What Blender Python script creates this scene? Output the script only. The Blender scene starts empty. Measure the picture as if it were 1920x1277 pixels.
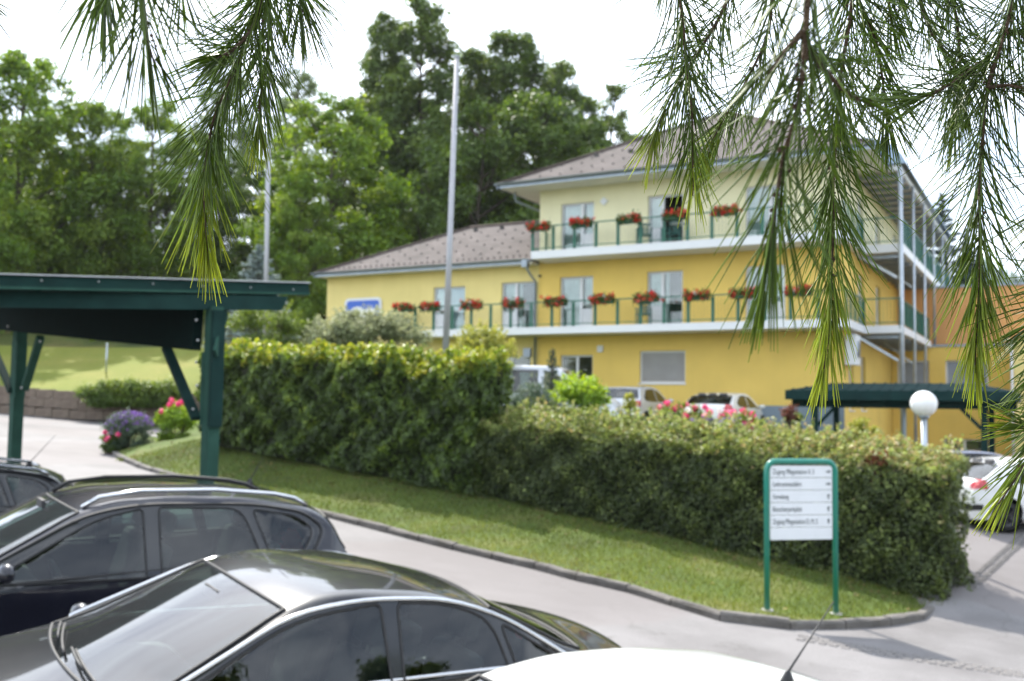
import bpy, bmesh, math, random
import numpy as np
from mathutils import Vector, Matrix
from math import radians, sin, cos, pi, tan, atan2, sqrt

random.seed(7)
rng = np.random.default_rng(7)
scene = bpy.context.scene
COL = scene.collection

# ------------------------------------------------------------------ camera
FPX = 1850.0                     # focal length in pixels of the 1920 px wide photograph
PITCH, ROLL = radians(3.75), radians(0.85)
cam_d = bpy.data.cameras.new('camera')
cam = bpy.data.objects.new('camera', cam_d)
COL.objects.link(cam)
FW = Vector((0, cos(PITCH), sin(PITCH)))
R0 = Vector((1, 0, 0)); U0 = Vector((0, -sin(PITCH), cos(PITCH)))
RT = R0 * cos(ROLL) + U0 * sin(ROLL); UP = U0 * cos(ROLL) - R0 * sin(ROLL)
m = Matrix.Identity(4)
for i in range(3):
    m[i][0], m[i][1], m[i][2] = RT[i], UP[i], -FW[i]
cam.matrix_world = m
cam_d.sensor_width = 36.0
cam_d.lens = FPX / 1920 * 36.0
cam_d.clip_start = 0.05
cam_d.clip_end = 3000
cam_d.dof.use_dof = True
cam_d.dof.focus_distance = 1.05
cam_d.dof.aperture_fstop = 8.8
cam_d.dof.aperture_blades = 7
scene.camera = cam

# ------------------------------------------------------------------ light
SUN_EL = radians(47); SUN_AZ = radians(-24)      # azimuth from +Y (ahead), negative = to the left
sun_dir = Vector((sin(SUN_AZ) * cos(SUN_EL), cos(SUN_AZ) * cos(SUN_EL), sin(SUN_EL)))
world = bpy.data.worlds.new('World'); scene.world = world; world.use_nodes = True
nt = world.node_tree; N = nt.nodes; L = nt.links
bg = N['Background']; bg.inputs['Strength'].default_value = 0.12
sky = N.new('ShaderNodeTexSky'); sky.sky_type = 'NISHITA'; sky.sun_disc = False
sky.sun_elevation = SUN_EL; sky.sun_rotation = SUN_AZ
sky.air_density = 1.0; sky.dust_density = 1.8; sky.altitude = 500
tc = N.new('ShaderNodeTexCoord')
mp = N.new('ShaderNodeMapping'); mp.inputs['Scale'].default_value = (1.0, 1.0, 3.2)
nz = N.new('ShaderNodeTexNoise'); nz.inputs['Scale'].default_value = 2.2; nz.inputs['Detail'].default_value = 6; nz.inputs['Roughness'].default_value = .6
rp = N.new('ShaderNodeMapRange'); rp.inputs['From Min'].default_value = .38; rp.inputs['From Max'].default_value = .62
rp.inputs['To Min'].default_value = .12; rp.inputs['To Max'].default_value = .88
mx = N.new('ShaderNodeMix'); mx.data_type = 'RGBA'
mx.inputs[7].default_value = (12.4, 13.3, 14.4, 1)   # thin bright cloud cover
L.new(tc.outputs['Generated'], mp.inputs['Vector']); L.new(mp.outputs[0], nz.inputs['Vector'])
L.new(nz.outputs['Fac'], rp.inputs['Value']); L.new(rp.outputs[0], mx.inputs[0])
L.new(sky.outputs[0], mx.inputs[6]); L.new(mx.outputs[2], bg.inputs['Color'])
sun_d = bpy.data.lights.new('sun', 'SUN'); sun_d.energy = 4.0; sun_d.angle = radians(.6); sun_d.color = (1, .95, .86)
sun = bpy.data.objects.new('sun', sun_d); COL.objects.link(sun)
sun.rotation_euler = (-sun_dir).to_track_quat('-Z', 'Y').to_euler()
sun.location = (-10, 20, 40)
vs = scene.view_settings
vs.view_transform = 'Standard'; vs.look = 'None'; vs.gamma = 1; vs.use_curve_mapping = False
vs.exposure = 1.05
cy = scene.cycles
cy.use_denoising = True
cy.max_bounces = 7; cy.diffuse_bounces = 3; cy.glossy_bounces = 3; cy.transmission_bounces = 5; cy.transparent_max_bounces = 10
cy.sample_clamp_indirect = 6
cy.caustics_reflective = False; cy.caustics_refractive = False

# ------------------------------------------------------------------ helpers
def ray(x, y):
    v = FW + RT * ((x - 960) / FPX) + UP * ((638.5 - y) / FPX)
    return v / v.y
def at(x, y, Y):                       # world point at distance Y ahead that the camera sees at (x, y) of the photograph
    return ray(x, y) * Y

def tag(o, label=None, cat=None, group=None, kind=None):
    if label: o['label'] = label
    if cat: o['category'] = cat
    if group: o['group'] = group
    if kind: o['kind'] = kind
    return o
def thing(name, label, cat, loc=(0, 0, 0), rz=0.0, group=None):
    o = bpy.data.objects.new(name, None); COL.objects.link(o)
    o.location = loc; o.rotation_euler = (0, 0, rz); o.empty_display_size = .2
    return tag(o, label, cat, group)
def link(name, me, parent=None, loc=None):
    o = bpy.data.objects.new(name, me); COL.objects.link(o)
    if parent is not None: o.parent = parent
    if loc is not None: o.location = loc
    return o
def copy_tree(o, parent=None):
    c = o.copy(); COL.objects.link(c); c.parent = parent
    for ch in o.children: copy_tree(ch, c)
    return c

def np_mesh(name, V, F, mats, smooth=False, midx=None, tint=None):
    """V (n,3); F (m,k) array, all faces with k corners"""
    V = np.asarray(V, np.float32); F = np.asarray(F, np.int32)
    me = bpy.data.meshes.new(name)
    k = F.shape[1]
    me.vertices.add(len(V)); me.vertices.foreach_set('co', V.ravel())
    me.loops.add(F.size); me.loops.foreach_set('vertex_index', F.ravel())
    me.polygons.add(len(F)); me.polygons.foreach_set('loop_start', np.arange(0, F.size, k, dtype=np.int32))
    try: me.polygons.foreach_set('loop_total', np.full(len(F), k, np.int32))
    except Exception: pass
    if smooth: me.polygons.foreach_set('use_smooth', np.ones(len(F), bool))
    if midx is not None: me.polygons.foreach_set('material_index', np.asarray(midx, np.int32))
    for mt in (mats if isinstance(mats, (list, tuple)) else [mats]): me.materials.append(mt)
    if tint is not None:
        a = me.attributes.new('tint', 'FLOAT', 'POINT'); a.data.foreach_set('value', np.asarray(tint, np.float32))
    me.update(calc_edges=True)
    return me

class MB:
    """collects simple solids, then makes ONE mesh"""
    def __init__(s): s.v = []; s.f = []; s.sm = []
    def add(s, vs, fs, smooth=False):
        b = len(s.v); s.v += [tuple(p) for p in vs]
        s.f += [tuple(i + b for i in f) for f in fs]; s.sm += [smooth] * len(fs)
        return s
    def box(s, x0, x1, y0, y1, z0, z1, M=None, bev=0.0):
        if bev > 0:
            bm = bmesh.new(); bmesh.ops.create_cube(bm, size=1)
            for v in bm.verts: v.co = Vector((x0 + (v.co.x + .5) * (x1 - x0), y0 + (v.co.y + .5) * (y1 - y0), z0 + (v.co.z + .5) * (z1 - z0)))
            bmesh.ops.bevel(bm, geom=list(bm.edges), offset=bev, segments=2, affect='EDGES', profile=.5)
            bm.verts.index_update(); vs = [v.co.copy() for v in bm.verts]; fs = [[v.index for v in f.verts] for f in bm.faces]; bm.free()
        else:
            vs = [Vector(p) for p in ((x0, y0, z0), (x1, y0, z0), (x1, y1, z0), (x0, y1, z0), (x0, y0, z1), (x1, y0, z1), (x1, y1, z1), (x0, y1, z1))]
            fs = [(0, 3, 2, 1), (4, 5, 6, 7), (0, 1, 5, 4), (1, 2, 6, 5), (2, 3, 7, 6), (3, 0, 4, 7)]
        if M is not None: vs = [M @ v for v in vs]
        return s.add(vs, fs)
    def bar(s, a, b, w, h, up=Vector((0, 0, 1))):
        """rectangular bar from a to b, w across, h along up"""
        a = Vector(a); b = Vector(b); d = (b - a).normalized()
        sd = d.cross(up)
        if sd.length < 1e-4: sd = d.cross(Vector((1, 0, 0)))
        sd.normalize(); u = sd.cross(d).normalized()
        vs = [p + sd * (i * w / 2) + u * (j * h / 2) for p in (a, b) for i, j in ((-1, -1), (1, -1), (1, 1), (-1, 1))]
        return s.add(vs, [(3, 2, 1, 0), (4, 5, 6, 7), (0, 1, 5, 4), (1, 2, 6, 5), (2, 3, 7, 6), (3, 0, 4, 7)])
    def tube(s, pts, r, n=8, cap=True):
        pts = [Vector(p) for p in pts]; k = len(pts)
        rr = r if isinstance(r, (list, tuple)) else [r] * k
        b = len(s.v); prev = None
        for i, p in enumerate(pts):
            t = (pts[min(i + 1, k - 1)] - pts[max(i - 1, 0)]).normalized()
            if prev is None:
                a = Vector((0, 0, 1)) if abs(t.z) < .9 else Vector((1, 0, 0))
                x = t.cross(a).normalized()
            else: x = (prev - t * prev.dot(t)).normalized()
            prev = x; y = t.cross(x)
            for j in range(n):
                q = 2 * pi * j / n; s.v.append(tuple(p + x * (cos(q) * rr[i]) + y * (sin(q) * rr[i])))
        for i in range(k - 1):
            for j in range(n):
                s.f.append((b + i * n + j, b + i * n + (j + 1) % n, b + (i + 1) * n + (j + 1) % n, b + (i + 1) * n + j)); s.sm.append(True)
        if cap:
            s.f.append(tuple(b + j for j in range(n))[::-1]); s.sm.append(False)
            s.f.append(tuple(b + (k - 1) * n + j for j in range(n))); s.sm.append(False)
        return s
    def lathe(s, prof, n=24, M=None, axis='z'):
        b = len(s.v)
        for (r, z) in prof:
            for j in range(n):
                q = 2 * pi * j / n
                p = Vector((r * cos(q), r * sin(q), z)) if axis == 'z' else Vector((r * cos(q), z, r * sin(q)))
                if M is not None: p = M @ p
                s.v.append(tuple(p))
        for i in range(len(prof) - 1):
            for j in range(n):
                s.f.append((b + i * n + j, b + i * n + (j + 1) % n, b + (i + 1) * n + (j + 1) % n, b + (i + 1) * n + j)); s.sm.append(True)
        return s
    def blob(s, c, r, nu=12, nv=8, jit=0, rnd=random):
        c = Vector(c); r = Vector(r) if hasattr(r, '__len__') else Vector((r, r, r)); b = len(s.v)
        for i in range(nv + 1):
            ph = pi * i / nv
            for j in range(nu):
                th = 2 * pi * j / nu; k = 1 + (rnd.uniform(-jit, jit) if jit and 0 < i < nv else 0)
                s.v.append((c.x + r.x * sin(ph) * cos(th) * k, c.y + r.y * sin(ph) * sin(th) * k, c.z + r.z * cos(ph) * k))
        for i in range(nv):
            for j in range(nu):
                s.f.append((b + i * nu + j, b + (i + 1) * nu + j, b + (i + 1) * nu + (j + 1) % nu, b + i * nu + (j + 1) % nu)); s.sm.append(True)
        return s
    def prism(s, poly, h0, h1, M=None, plane='xy'):
        """poly of 2D points extruded from h0 to h1 along the third axis"""
        def P(a, b, h):
            q = Vector((a, b, h)) if plane == 'xy' else (Vector((a, h, b)) if plane == 'xz' else Vector((h, a, b)))
            return M @ q if M is not None else q
        n = len(poly)
        vs = [P(a, b, h0) for a, b in poly] + [P(a, b, h1) for a, b in poly]
        fs = [tuple(range(n))[::-1], tuple(range(n, 2 * n))] + [(i, (i + 1) % n, n + (i + 1) % n, n + i) for i in range(n)]
        return s.add(vs, fs)
    def mesh(s, name, mat):
        me = bpy.data.meshes.new(name); me.from_pydata(s.v, [], s.f)
        me.polygons.foreach_set('use_smooth', s.sm)
        me.materials.append(mat); me.update(); return me
    def obj(s, name, mat, parent=None, loc=None, recalc=True):
        me = s.mesh(name, mat)
        if recalc:
            bm = bmesh.new(); bm.from_mesh(me); bmesh.ops.recalc_face_normals(bm, faces=bm.faces); bm.to_mesh(me); bm.free()
        return link(name, me, parent, loc)

def rounded(x0, x1, y0, y1, r, n=4):
    out = []
    for cx, cy_, a0 in ((x1 - r, y1 - r, 0), (x0 + r, y1 - r, 90), (x0 + r, y0 + r, 180), (x1 - r, y0 + r, 270)):
        for i in range(n + 1):
            q = radians(a0 + 90 * i / n); out.append((cx + r * cos(q), cy_ + r * sin(q)))
    return out

# ------------------------------------------------------------------ materials
def mat_base(name):
    m = bpy.data.materials.new(name); m.use_nodes = True
    return m, m.node_tree.nodes, m.node_tree.links, m.node_tree.nodes['Principled BSDF']
def M_plain(name, col, rough=.6, metal=0, var=.12, scale=6, bump=0, bscale=40, coat=0, spec=.5, dirt=0, dirtcol=(.2, .17, .13), dscale=1.5, streak=0):
    m, N, L, b = mat_base(name)
    tc = N.new('ShaderNodeTexCoord')
    n = N.new('ShaderNodeTexNoise'); n.inputs['Scale'].default_value = scale; n.inputs['Detail'].default_value = 5
    L.new(tc.outputs['Object'], n.inputs['Vector'])
    r = N.new('ShaderNodeValToRGB'); r.color_ramp.elements[0].position = .3; r.color_ramp.elements[1].position = .7
    c = Vector(col)
    r.color_ramp.elements[0].color = (*(c * (1 - var)), 1); r.color_ramp.elements[1].color = (*[min(1, q * (1 + var)) for q in col], 1)
    L.new(n.outputs['Fac'], r.inputs['Fac'])
    out = r.outputs['Color']
    if dirt > 0:
        n2 = N.new('ShaderNodeTexNoise'); n2.inputs['Scale'].default_value = dscale; n2.inputs['Detail'].default_value = 8; n2.inputs['Roughness'].default_value = .7
        L.new(tc.outputs['Object'], n2.inputs['Vector'])
        mr = N.new('ShaderNodeMapRange'); mr.inputs['From Min'].default_value = .48; mr.inputs['From Max'].default_value = .75; mr.inputs['To Max'].default_value = dirt
        L.new(n2.outputs['Fac'], mr.inputs['Value'])
        mx = N.new('ShaderNodeMix'); mx.data_type = 'RGBA'; mx.inputs[7].default_value = (*dirtcol, 1)
        L.new(mr.outputs[0], mx.inputs[0]); L.new(out, mx.inputs[6]); out = mx.outputs[2]
    if streak > 0:      # rain marks running down the wall
        mp_ = N.new('ShaderNodeMapping'); mp_.inputs['Scale'].default_value = (2.6, 2.6, .16); L.new(tc.outputs['Object'], mp_.inputs[0])
        n4 = N.new('ShaderNodeTexNoise'); n4.inputs['Scale'].default_value = 1.6; n4.inputs['Detail'].default_value = 7; n4.inputs['Roughness'].default_value = .65; L.new(mp_.outputs[0], n4.inputs['Vector'])
        m4 = N.new('ShaderNodeMapRange'); m4.inputs['From Min'].default_value = .45; m4.inputs['From Max'].default_value = .72; m4.inputs['To Max'].default_value = streak; L.new(n4.outputs['Fac'], m4.inputs[0])
        x4 = N.new('ShaderNodeMix'); x4.data_type = 'RGBA'; x4.inputs[7].default_value = (*dirtcol, 1); L.new(m4.outputs[0], x4.inputs[0]); L.new(out, x4.inputs[6]); out = x4.outputs[2]
    L.new(out, b.inputs['Base Color'])
    b.inputs['Roughness'].default_value = rough; b.inputs['Metallic'].default_value = metal
    b.inputs['Coat Weight'].default_value = coat; b.inputs['Coat Roughness'].default_value = .04
    b.inputs['Specular IOR Level'].default_value = spec
    if bump > 0:
        n3 = N.new('ShaderNodeTexNoise'); n3.inputs['Scale'].default_value = bscale; n3.inputs['Detail'].default_value = 4
        L.new(tc.outputs['Object'], n3.inputs['Vector'])
        bp = N.new('ShaderNodeBump'); bp.inputs['Strength'].default_value = bump; bp.inputs['Distance'].default_value = .02
        L.new(n3.outputs['Fac'], bp.inputs['Height']); L.new(bp.outputs[0], b.inputs['Normal'])
    return m
def M_glass(name, tintc=(.25, .32, .3), ior=1.5, gl=1.0, film=0):
    m, N, L, b = mat_base(name); N.remove(b)
    o = N['Material Output']
    t = N.new('ShaderNodeBsdfTransparent'); t.inputs[0].default_value = (*tintc, 1)
    g = N.new('ShaderNodeBsdfGlossy'); g.inputs['Roughness'].default_value = .015; g.inputs[0].default_value = (gl, gl, gl, 1)
    f = N.new('ShaderNodeFresnel'); f.inputs[0].default_value = ior
    x = N.new('ShaderNodeMixShader')
    L.new(f.outputs[0], x.inputs[0]); L.new(t.outputs[0], x.inputs[1]); L.new(g.outputs[0], x.inputs[2])
    if film:        # thin film of dust on the pane
        d = N.new('ShaderNodeBsdfDiffuse'); d.inputs[0].default_value = (.6, .62, .64, 1); y = N.new('ShaderNodeMixShader'); y.inputs[0].default_value = film
        L.new(x.outputs[0], y.inputs[1]); L.new(d.outputs[0], y.inputs[2]); x = y
    L.new(x.outputs[0], o.inputs[0])
    return m
def M_leaf(name, stops, rough=.5, trans=.35, islvar=.35):
    """stops: colour ramp over the per-leaf 'tint' value (the colour the leaf itself has)"""
    m, N, L, b = mat_base(name)
    a = N.new('ShaderNodeAttribute'); a.attribute_name = 'tint'
    r = N.new('ShaderNodeValToRGB'); e = r.color_ramp.elements
    while len(e) < len(stops): e.new(.5)
    for i, (p, c) in enumerate(stops): e[i].position = p; e[i].color = (*c, 1)
    L.new(a.outputs['Fac'], r.inputs['Fac'])
    g = N.new('ShaderNodeNewGeometry')
    mr = N.new('ShaderNodeMapRange'); mr.inputs['To Min'].default_value = 1 - islvar; mr.inputs['To Max'].default_value = 1 + islvar
    L.new(g.outputs['Random Per Island'], mr.inputs['Value'])
    hs = N.new('ShaderNodeHueSaturation'); L.new(r.outputs[0], hs.inputs['Color']); L.new(mr.outputs[0], hs.inputs['Value'])
    L.new(hs.outputs[0], b.inputs['Base Color']); b.inputs['Roughness'].default_value = rough
    b.inputs['Specular IOR Level'].default_value = .35
    t = N.new('ShaderNodeBsdfTranslucent')
    h2 = N.new('ShaderNodeHueSaturation'); h2.inputs['Hue'].default_value = .485; h2.inputs['Saturation'].default_value = 1.15; h2.inputs['Value'].default_value = 1.5
    L.new(hs.outputs[0], h2.inputs['Color']); L.new(h2.outputs[0], t.inputs[0])
    x = N.new('ShaderNodeMixShader'); x.inputs[0].default_value = trans
    L.new(b.outputs[0], x.inputs[1]); L.new(t.outputs[0], x.inputs[2]); L.new(x.outputs[0], N['Material Output'].inputs[0])
    return m

def leaf_mesh(name, P, Nn, size, mat, tint, asp=.6, fold=.25, rg=rng):
    """one folded diamond per point; P,Nn (n,3)"""
    n = len(P); P = np.asarray(P, float); Nn = np.asarray(Nn, float)
    Nn = Nn / (np.linalg.norm(Nn, axis=1, keepdims=True) + 1e-9)
    a = rg.normal(size=(n, 3)); T = np.cross(Nn, a); T /= (np.linalg.norm(T, axis=1, keepdims=True) + 1e-9)
    B = np.cross(Nn, T)
    s = (size * rg.uniform(.65, 1.35, n))[:, None] if np.isscalar(size) else np.asarray(size)[:, None]
    v0 = P - T * s * .5; v2 = P + T * s * .5
    v1 = P + B * s * asp * .5 + Nn * s * fold * .5; v3 = P - B * s * asp * .5 + Nn * s * fold * .5
    V = np.stack([v0, v1, v2, v3], 1).reshape(-1, 3)
    k = np.arange(n) * 4
    F = np.concatenate([np.stack([k, k + 1, k + 2], 1), np.stack([k, k + 2, k + 3], 1)])
    return np_mesh(name, V, F, mat, tint=np.repeat(tint, 4))
# ================================================================== GROUND
C0, CX, CY = -2.479, -0.0742, 0.0008
def sstep(a, b, x):
    t = np.clip((np.asarray(x, float) - a) / (b - a), 0, 1); return t * t * (3 - 2 * t)
def road_z(X, Y):
    X = np.asarray(X, float); Y = np.asarray(Y, float)
    z = C0 + CX * np.clip(X, -28, 18) + CY * Y
    ramp = np.interp(Y, [13.7, 20, 24, 60], [0, 1.0, .85, .9])
    return z + ramp * sstep(5.0, 7.0, X)
def on_road(px, py):
    v = ray(px, py); Y = C0 / (v.z - CX * v.x - CY)
    return Vector((v.x * Y, Y, v.z * Y))

from mathutils.geometry import delaunay_2d_cdt
def patch(name, border, inner, mat, dz=0.0):
    pts = list(border) + list(inner); nb = len(border)
    vs, es, fs, ov, oe, of = delaunay_2d_cdt([Vector((p[0], p[1])) for p in pts], [(i, (i + 1) % nb) for i in range(nb)], [], 1, 1e-5)
    V = []
    for i, v in enumerate(vs):
        src = ov[i][0] if ov[i] else 0
        V.append((v.x, v.y, pts[src][2] + dz))
    me = bpy.data.meshes.new(name); me.from_pydata(V, [], [tuple(f) for f in fs]); me.materials.append(mat)
    for p in me.polygons: p.use_smooth = True
    bm = bmesh.new(); bm.from_mesh(me)
    for f in bm.faces:
        f.normal_update()
        if f.normal.z < 0: f.normal_flip()
    bm.to_mesh(me); bm.free()
    return link(name, me)

def M_asphalt():
    m, N, L, b = mat_base('asphalt')
    tc = N.new('ShaderNodeTexCoord')
    def noise(s, d=6, r=.6):
        n = N.new('ShaderNodeTexNoise'); n.inputs['Scale'].default_value = s; n.inputs['Detail'].default_value = d; n.inputs['Roughness'].default_value = r
        L.new(tc.outputs['Object'], n.inputs['Vector']); return n
    big = noise(.35); fine = noise(60, 3)
    r = N.new('ShaderNodeValToRGB'); r.color_ramp.elements[0].color = (.135, .127, .126, 1); r.color_ramp.elements[1].color = (.20, .19, .19, 1)
    r.color_ramp.elements[0].position = .40; r.color_ramp.elements[1].position = .58
    L.new(big.outputs['Fac'], r.inputs[0])
    # fine grit
    r2 = N.new('ShaderNodeMapRange'); r2.inputs['From Min'].default_value = .3; r2.inputs['From Max'].default_value = .7; r2.inputs['To Min'].default_value = .78; r2.inputs['To Max'].default_value = 1.15
    L.new(fine.outputs['Fac'], r2.inputs[0])
    h = N.new('ShaderNodeHueSaturation'); L.new(r.outputs[0], h.inputs['Color']); L.new(r2.outputs[0], h.inputs['Value'])
    # sealed cracks
    v = N.new('ShaderNodeTexVoronoi'); v.feature = 'DISTANCE_TO_EDGE'; v.inputs['Scale'].default_value = .17
    wn = noise(.8, 4); ad = N.new('ShaderNodeVectorMath'); ad.operation = 'MULTIPLY_ADD'
    ad.inputs[1].default_value = (2.2, 2.2, 0); L.new(wn.outputs['Color'], ad.inputs[0]); L.new(tc.outputs['Object'], ad.inputs[2]); L.new(ad.outputs[0], v.inputs['Vector'])
    cr = N.new('ShaderNodeMapRange'); cr.inputs['From Min'].default_value = .0; cr.inputs['From Max'].default_value = .006; cr.inputs['To Min'].default_value = .55; cr.inputs['To Max'].default_value = 0
    L.new(v.outputs['Distance'], cr.inputs[0])
    brk = noise(.5, 2); bk = N.new('ShaderNodeMath'); bk.operation = 'GREATER_THAN'; bk.inputs[1].default_value = .5; L.new(brk.outputs['Fac'], bk.inputs[0])
    mu = N.new('ShaderNodeMath'); mu.operation = 'MULTIPLY'; L.new(cr.outputs[0], mu.inputs[0]); L.new(bk.outputs[0], mu.inputs[1])
    x = N.new('ShaderNodeMix'); x.data_type = 'RGBA'; x.inputs[7].default_value = (.09, .085, .08, 1)
    L.new(mu.outputs[0], x.inputs[0]); L.new(h.outputs[0], x.inputs[6])
    # oil and tyre stains, pinkish repaired areas
    st = noise(1.1, 8, .72); sm_ = N.new('ShaderNodeMapRange'); sm_.inputs['From Min'].default_value = .58; sm_.inputs['From Max'].default_value = .78; sm_.inputs['To Max'].default_value = .55; L.new(st.outputs['Fac'], sm_.inputs[0])
    x2 = N.new('ShaderNodeMix'); x2.data_type = 'RGBA'; x2.inputs[7].default_value = (.085, .08, .078, 1); L.new(sm_.outputs[0], x2.inputs[0]); L.new(x.outputs[2], x2.inputs[6])
    rpz = noise(.13, 1, .3); rs_ = N.new('ShaderNodeMapRange'); rs_.inputs['From Min'].default_value = .50; rs_.inputs['From Max'].default_value = .515; rs_.inputs['To Max'].default_value = .5; L.new(rpz.outputs['Fac'], rs_.inputs[0])
    x3 = N.new('ShaderNodeMix'); x3.data_type = 'RGBA'; x3.inputs[7].default_value = (.165, .145, .142, 1); L.new(rs_.outputs[0], x3.inputs[0]); L.new(x2.outputs[2], x3.inputs[6])
    L.new(x3.outputs[2], b.inputs['Base Color'])
    b.inputs['Roughness'].default_value = .85
    bp = N.new('ShaderNodeBump'); bp.inputs['Strength'].default_value = .35; bp.inputs['Distance'].default_value = .01
    L.new(fine.outputs['Fac'], bp.inputs['Height']); L.new(bp.outputs[0], b.inputs['Normal'])
    return m
m_asphalt = M_asphalt()
def M_ground(name, c1, c2, c3, scale=.5):
    m, N, L, b = mat_base(name)
    tc = N.new('ShaderNodeTexCoord')
    n = N.new('ShaderNodeTexNoise'); n.inputs['Scale'].default_value = scale; n.inputs['Detail'].default_value = 8; n.inputs['Roughness'].default_value = .65
    n2 = N.new('ShaderNodeTexNoise'); n2.inputs['Scale'].default_value = 25; n2.inputs['Detail'].default_value = 4
    for k in (n, n2): L.new(tc.outputs['Object'], k.inputs['Vector'])
    r = N.new('ShaderNodeValToRGB'); e = r.color_ramp.elements; e.new(.5)
    for i, (p, c) in enumerate(((.35, c1), (.5, c2), (.66, c3))): e[i].position = p; e[i].color = (*c, 1)
    L.new(n.outputs['Fac'], r.inputs[0])
    mr = N.new('ShaderNodeMapRange'); mr.inputs['From Min'].default_value = .3; mr.inputs['From Max'].default_value = .7; mr.inputs['To Min'].default_value = .6; mr.inputs['To Max'].default_value = 1.3
    L.new(n2.outputs['Fac'], mr.inputs[0])
    h = N.new('ShaderNodeHueSaturation'); L.new(r.outputs[0], h.inputs['Color']); L.new(mr.outputs[0], h.inputs['Value'])
    L.new(h.outputs[0], b.inputs['Base Color']); b.inputs['Roughness'].default_value = .9; b.inputs['Specular IOR Level'].default_value = .2
    bp = N.new('ShaderNodeBump'); bp.inputs['Strength'].default_value = .6; bp.inputs['Distance'].default_value = .04
    L.new(n2.outputs['Fac'], bp.inputs['Height']); L.new(bp.outputs[0], b.inputs['Normal'])
    return m
m_grass = M_ground('turf', (.06, .075, .02), (.085, .125, .026), (.16, .16, .055))
m_lawn = M_ground('lawn', (.11, .13, .02), (.16, .185, .03), (.21, .205, .045), .12)
m_forest = M_ground('forest_floor', (.03, .045, .012), (.07, .085, .02), (.13, .11, .04), .25)
m_gravel = M_ground('gravel', (.2, .19, .17), (.26, .25, .23), (.3, .29, .27), 1)

# far ground
me = np_mesh('terrain', [(-1800, -1800, -4.6), (1800, -1800, -4.6), (1800, 1800, -4.6), (-1800, 1800, -4.6)], [(0, 1, 2, 3)], m_forest)
tag(link('terrain', me), kind='structure')

gx = np.arange(-46, 46.1, 1.0); gy = np.arange(-12, 62.1, 1.0)
X, Y = np.meshgrid(gx, gy); Z = road_z(X, Y)
V = np.stack([X, Y, Z], -1).reshape(-1, 3); nx = len(gx)
i, j = np.meshgrid(np.arange(nx - 1), np.arange(len(gy) - 1)); a = (j * nx + i).ravel()
road = tag(link('road', np_mesh('road', V, np.stack([a, a + 1, a + nx + 1, a + nx], 1), m_asphalt, True)), kind='structure')

# kerb line (front foot of the stones)
KPX = [(232, 806), (208, 820), (197, 842), (218, 860), (262, 879), (330, 898), (400, 915), (500, 942), (634, 976), (760, 1009), (834, 1028), (930, 1051), (1027, 1074), (1100, 1095),
       (1209, 1118), (1296, 1151), (1345, 1164), (1405, 1174), (1492, 1182), (1562, 1181), (1632, 1178), (1711, 1171), (1748, 1161), (1757, 1150)]
K = [on_road(*p) for p in KPX]
def resample(P, step):
    d = [0]
    for a_, b_ in zip(P, P[1:]): d.append(d[-1] + (b_ - a_).length)
    n = max(2, round(d[-1] / step)); out = []
    for k in range(n + 1):
        s = d[-1] * k / n; i_ = min(max(np.searchsorted(d, s) - 1, 0), len(P) - 2)
        out.append(P[i_].lerp(P[i_ + 1], (s - d[i_]) / max(1e-6, d[i_ + 1] - d[i_])))
    return out
m_kerb = M_plain('kerb_stone', (.12, .11, .10), .9, var=.35, scale=3, bump=.8, bscale=18, dirt=.7, dirtcol=(.09, .08, .06), dscale=4)
kerb = thing('kerb', None, None, K[2]); tag(kerb, kind='structure')
KS = resample(K, .9)
rk = random.Random(3)
for a_, b_ in zip(KS, KS[1:]):
    d = (b_ - a_); Ln = d.length; d.normalize(); nrm = Vector((-d.y, d.x, 0)).normalized()   # towards the grass
    bm = bmesh.new(); g0 = .012
    h = .105 + rk.uniform(-.012, .014); w = .13
    nseg = 3
    rows = []
    for s in range(nseg + 1):
        q = a_ + d * (g0 + (Ln - 2 * g0) * s / nseg)
        jj = lambda k=.008: rk.uniform(-k, k)
        rows.append([bm.verts.new(q + nrm * (0 + jj()) + Vector((0, 0, -.06))), bm.verts.new(q + nrm * (.006 + jj()) + Vector((0, 0, h - .025 + jj()))),
                     bm.verts.new(q + nrm * (.03 + jj()) + Vector((0, 0, h + jj()))), bm.verts.new(q + nrm * (w + jj()) + Vector((0, 0, h + jj()))), bm.verts.new(q + nrm * w + Vector((0, 0, -.06)))])
    for r_, s_ in zip(rows, rows[1:]):
        for k in range(4): bm.faces.new((r_[k], r_[k + 1], s_[k + 1], s_[k]))
    bm.faces.new(rows[0]); bm.faces.new(rows[-1][::-1])
    bmesh.ops.recalc_face_normals(bm, faces=bm.faces)
    for v_ in bm.verts: v_.co -= K[2]
    me = bpy.data.meshes.new('kerb_stone'); bm.to_mesh(me); bm.free(); me.materials.append(m_kerb)
    link('kerb_stone', me, kerb)

# hedge line
HL = Vector((-8.0, 25.3)); HR = Vector((6.75, 14.6)); HD = (HR - HL).normalized(); HN = Vector((-HD.y, HD.x))   # HN points away from the camera
HLEN = (HR - HL).length
def hbase(s): return float(np.interp(s / HLEN, [0, .56, 1], [-1.0, -1.88, -2.86]))
def hp(s, off=0, z=None):
    p = HL + HD * s + HN * off
    return Vector((p.x, p.y, hbase(s) if z is None else z))
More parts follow.
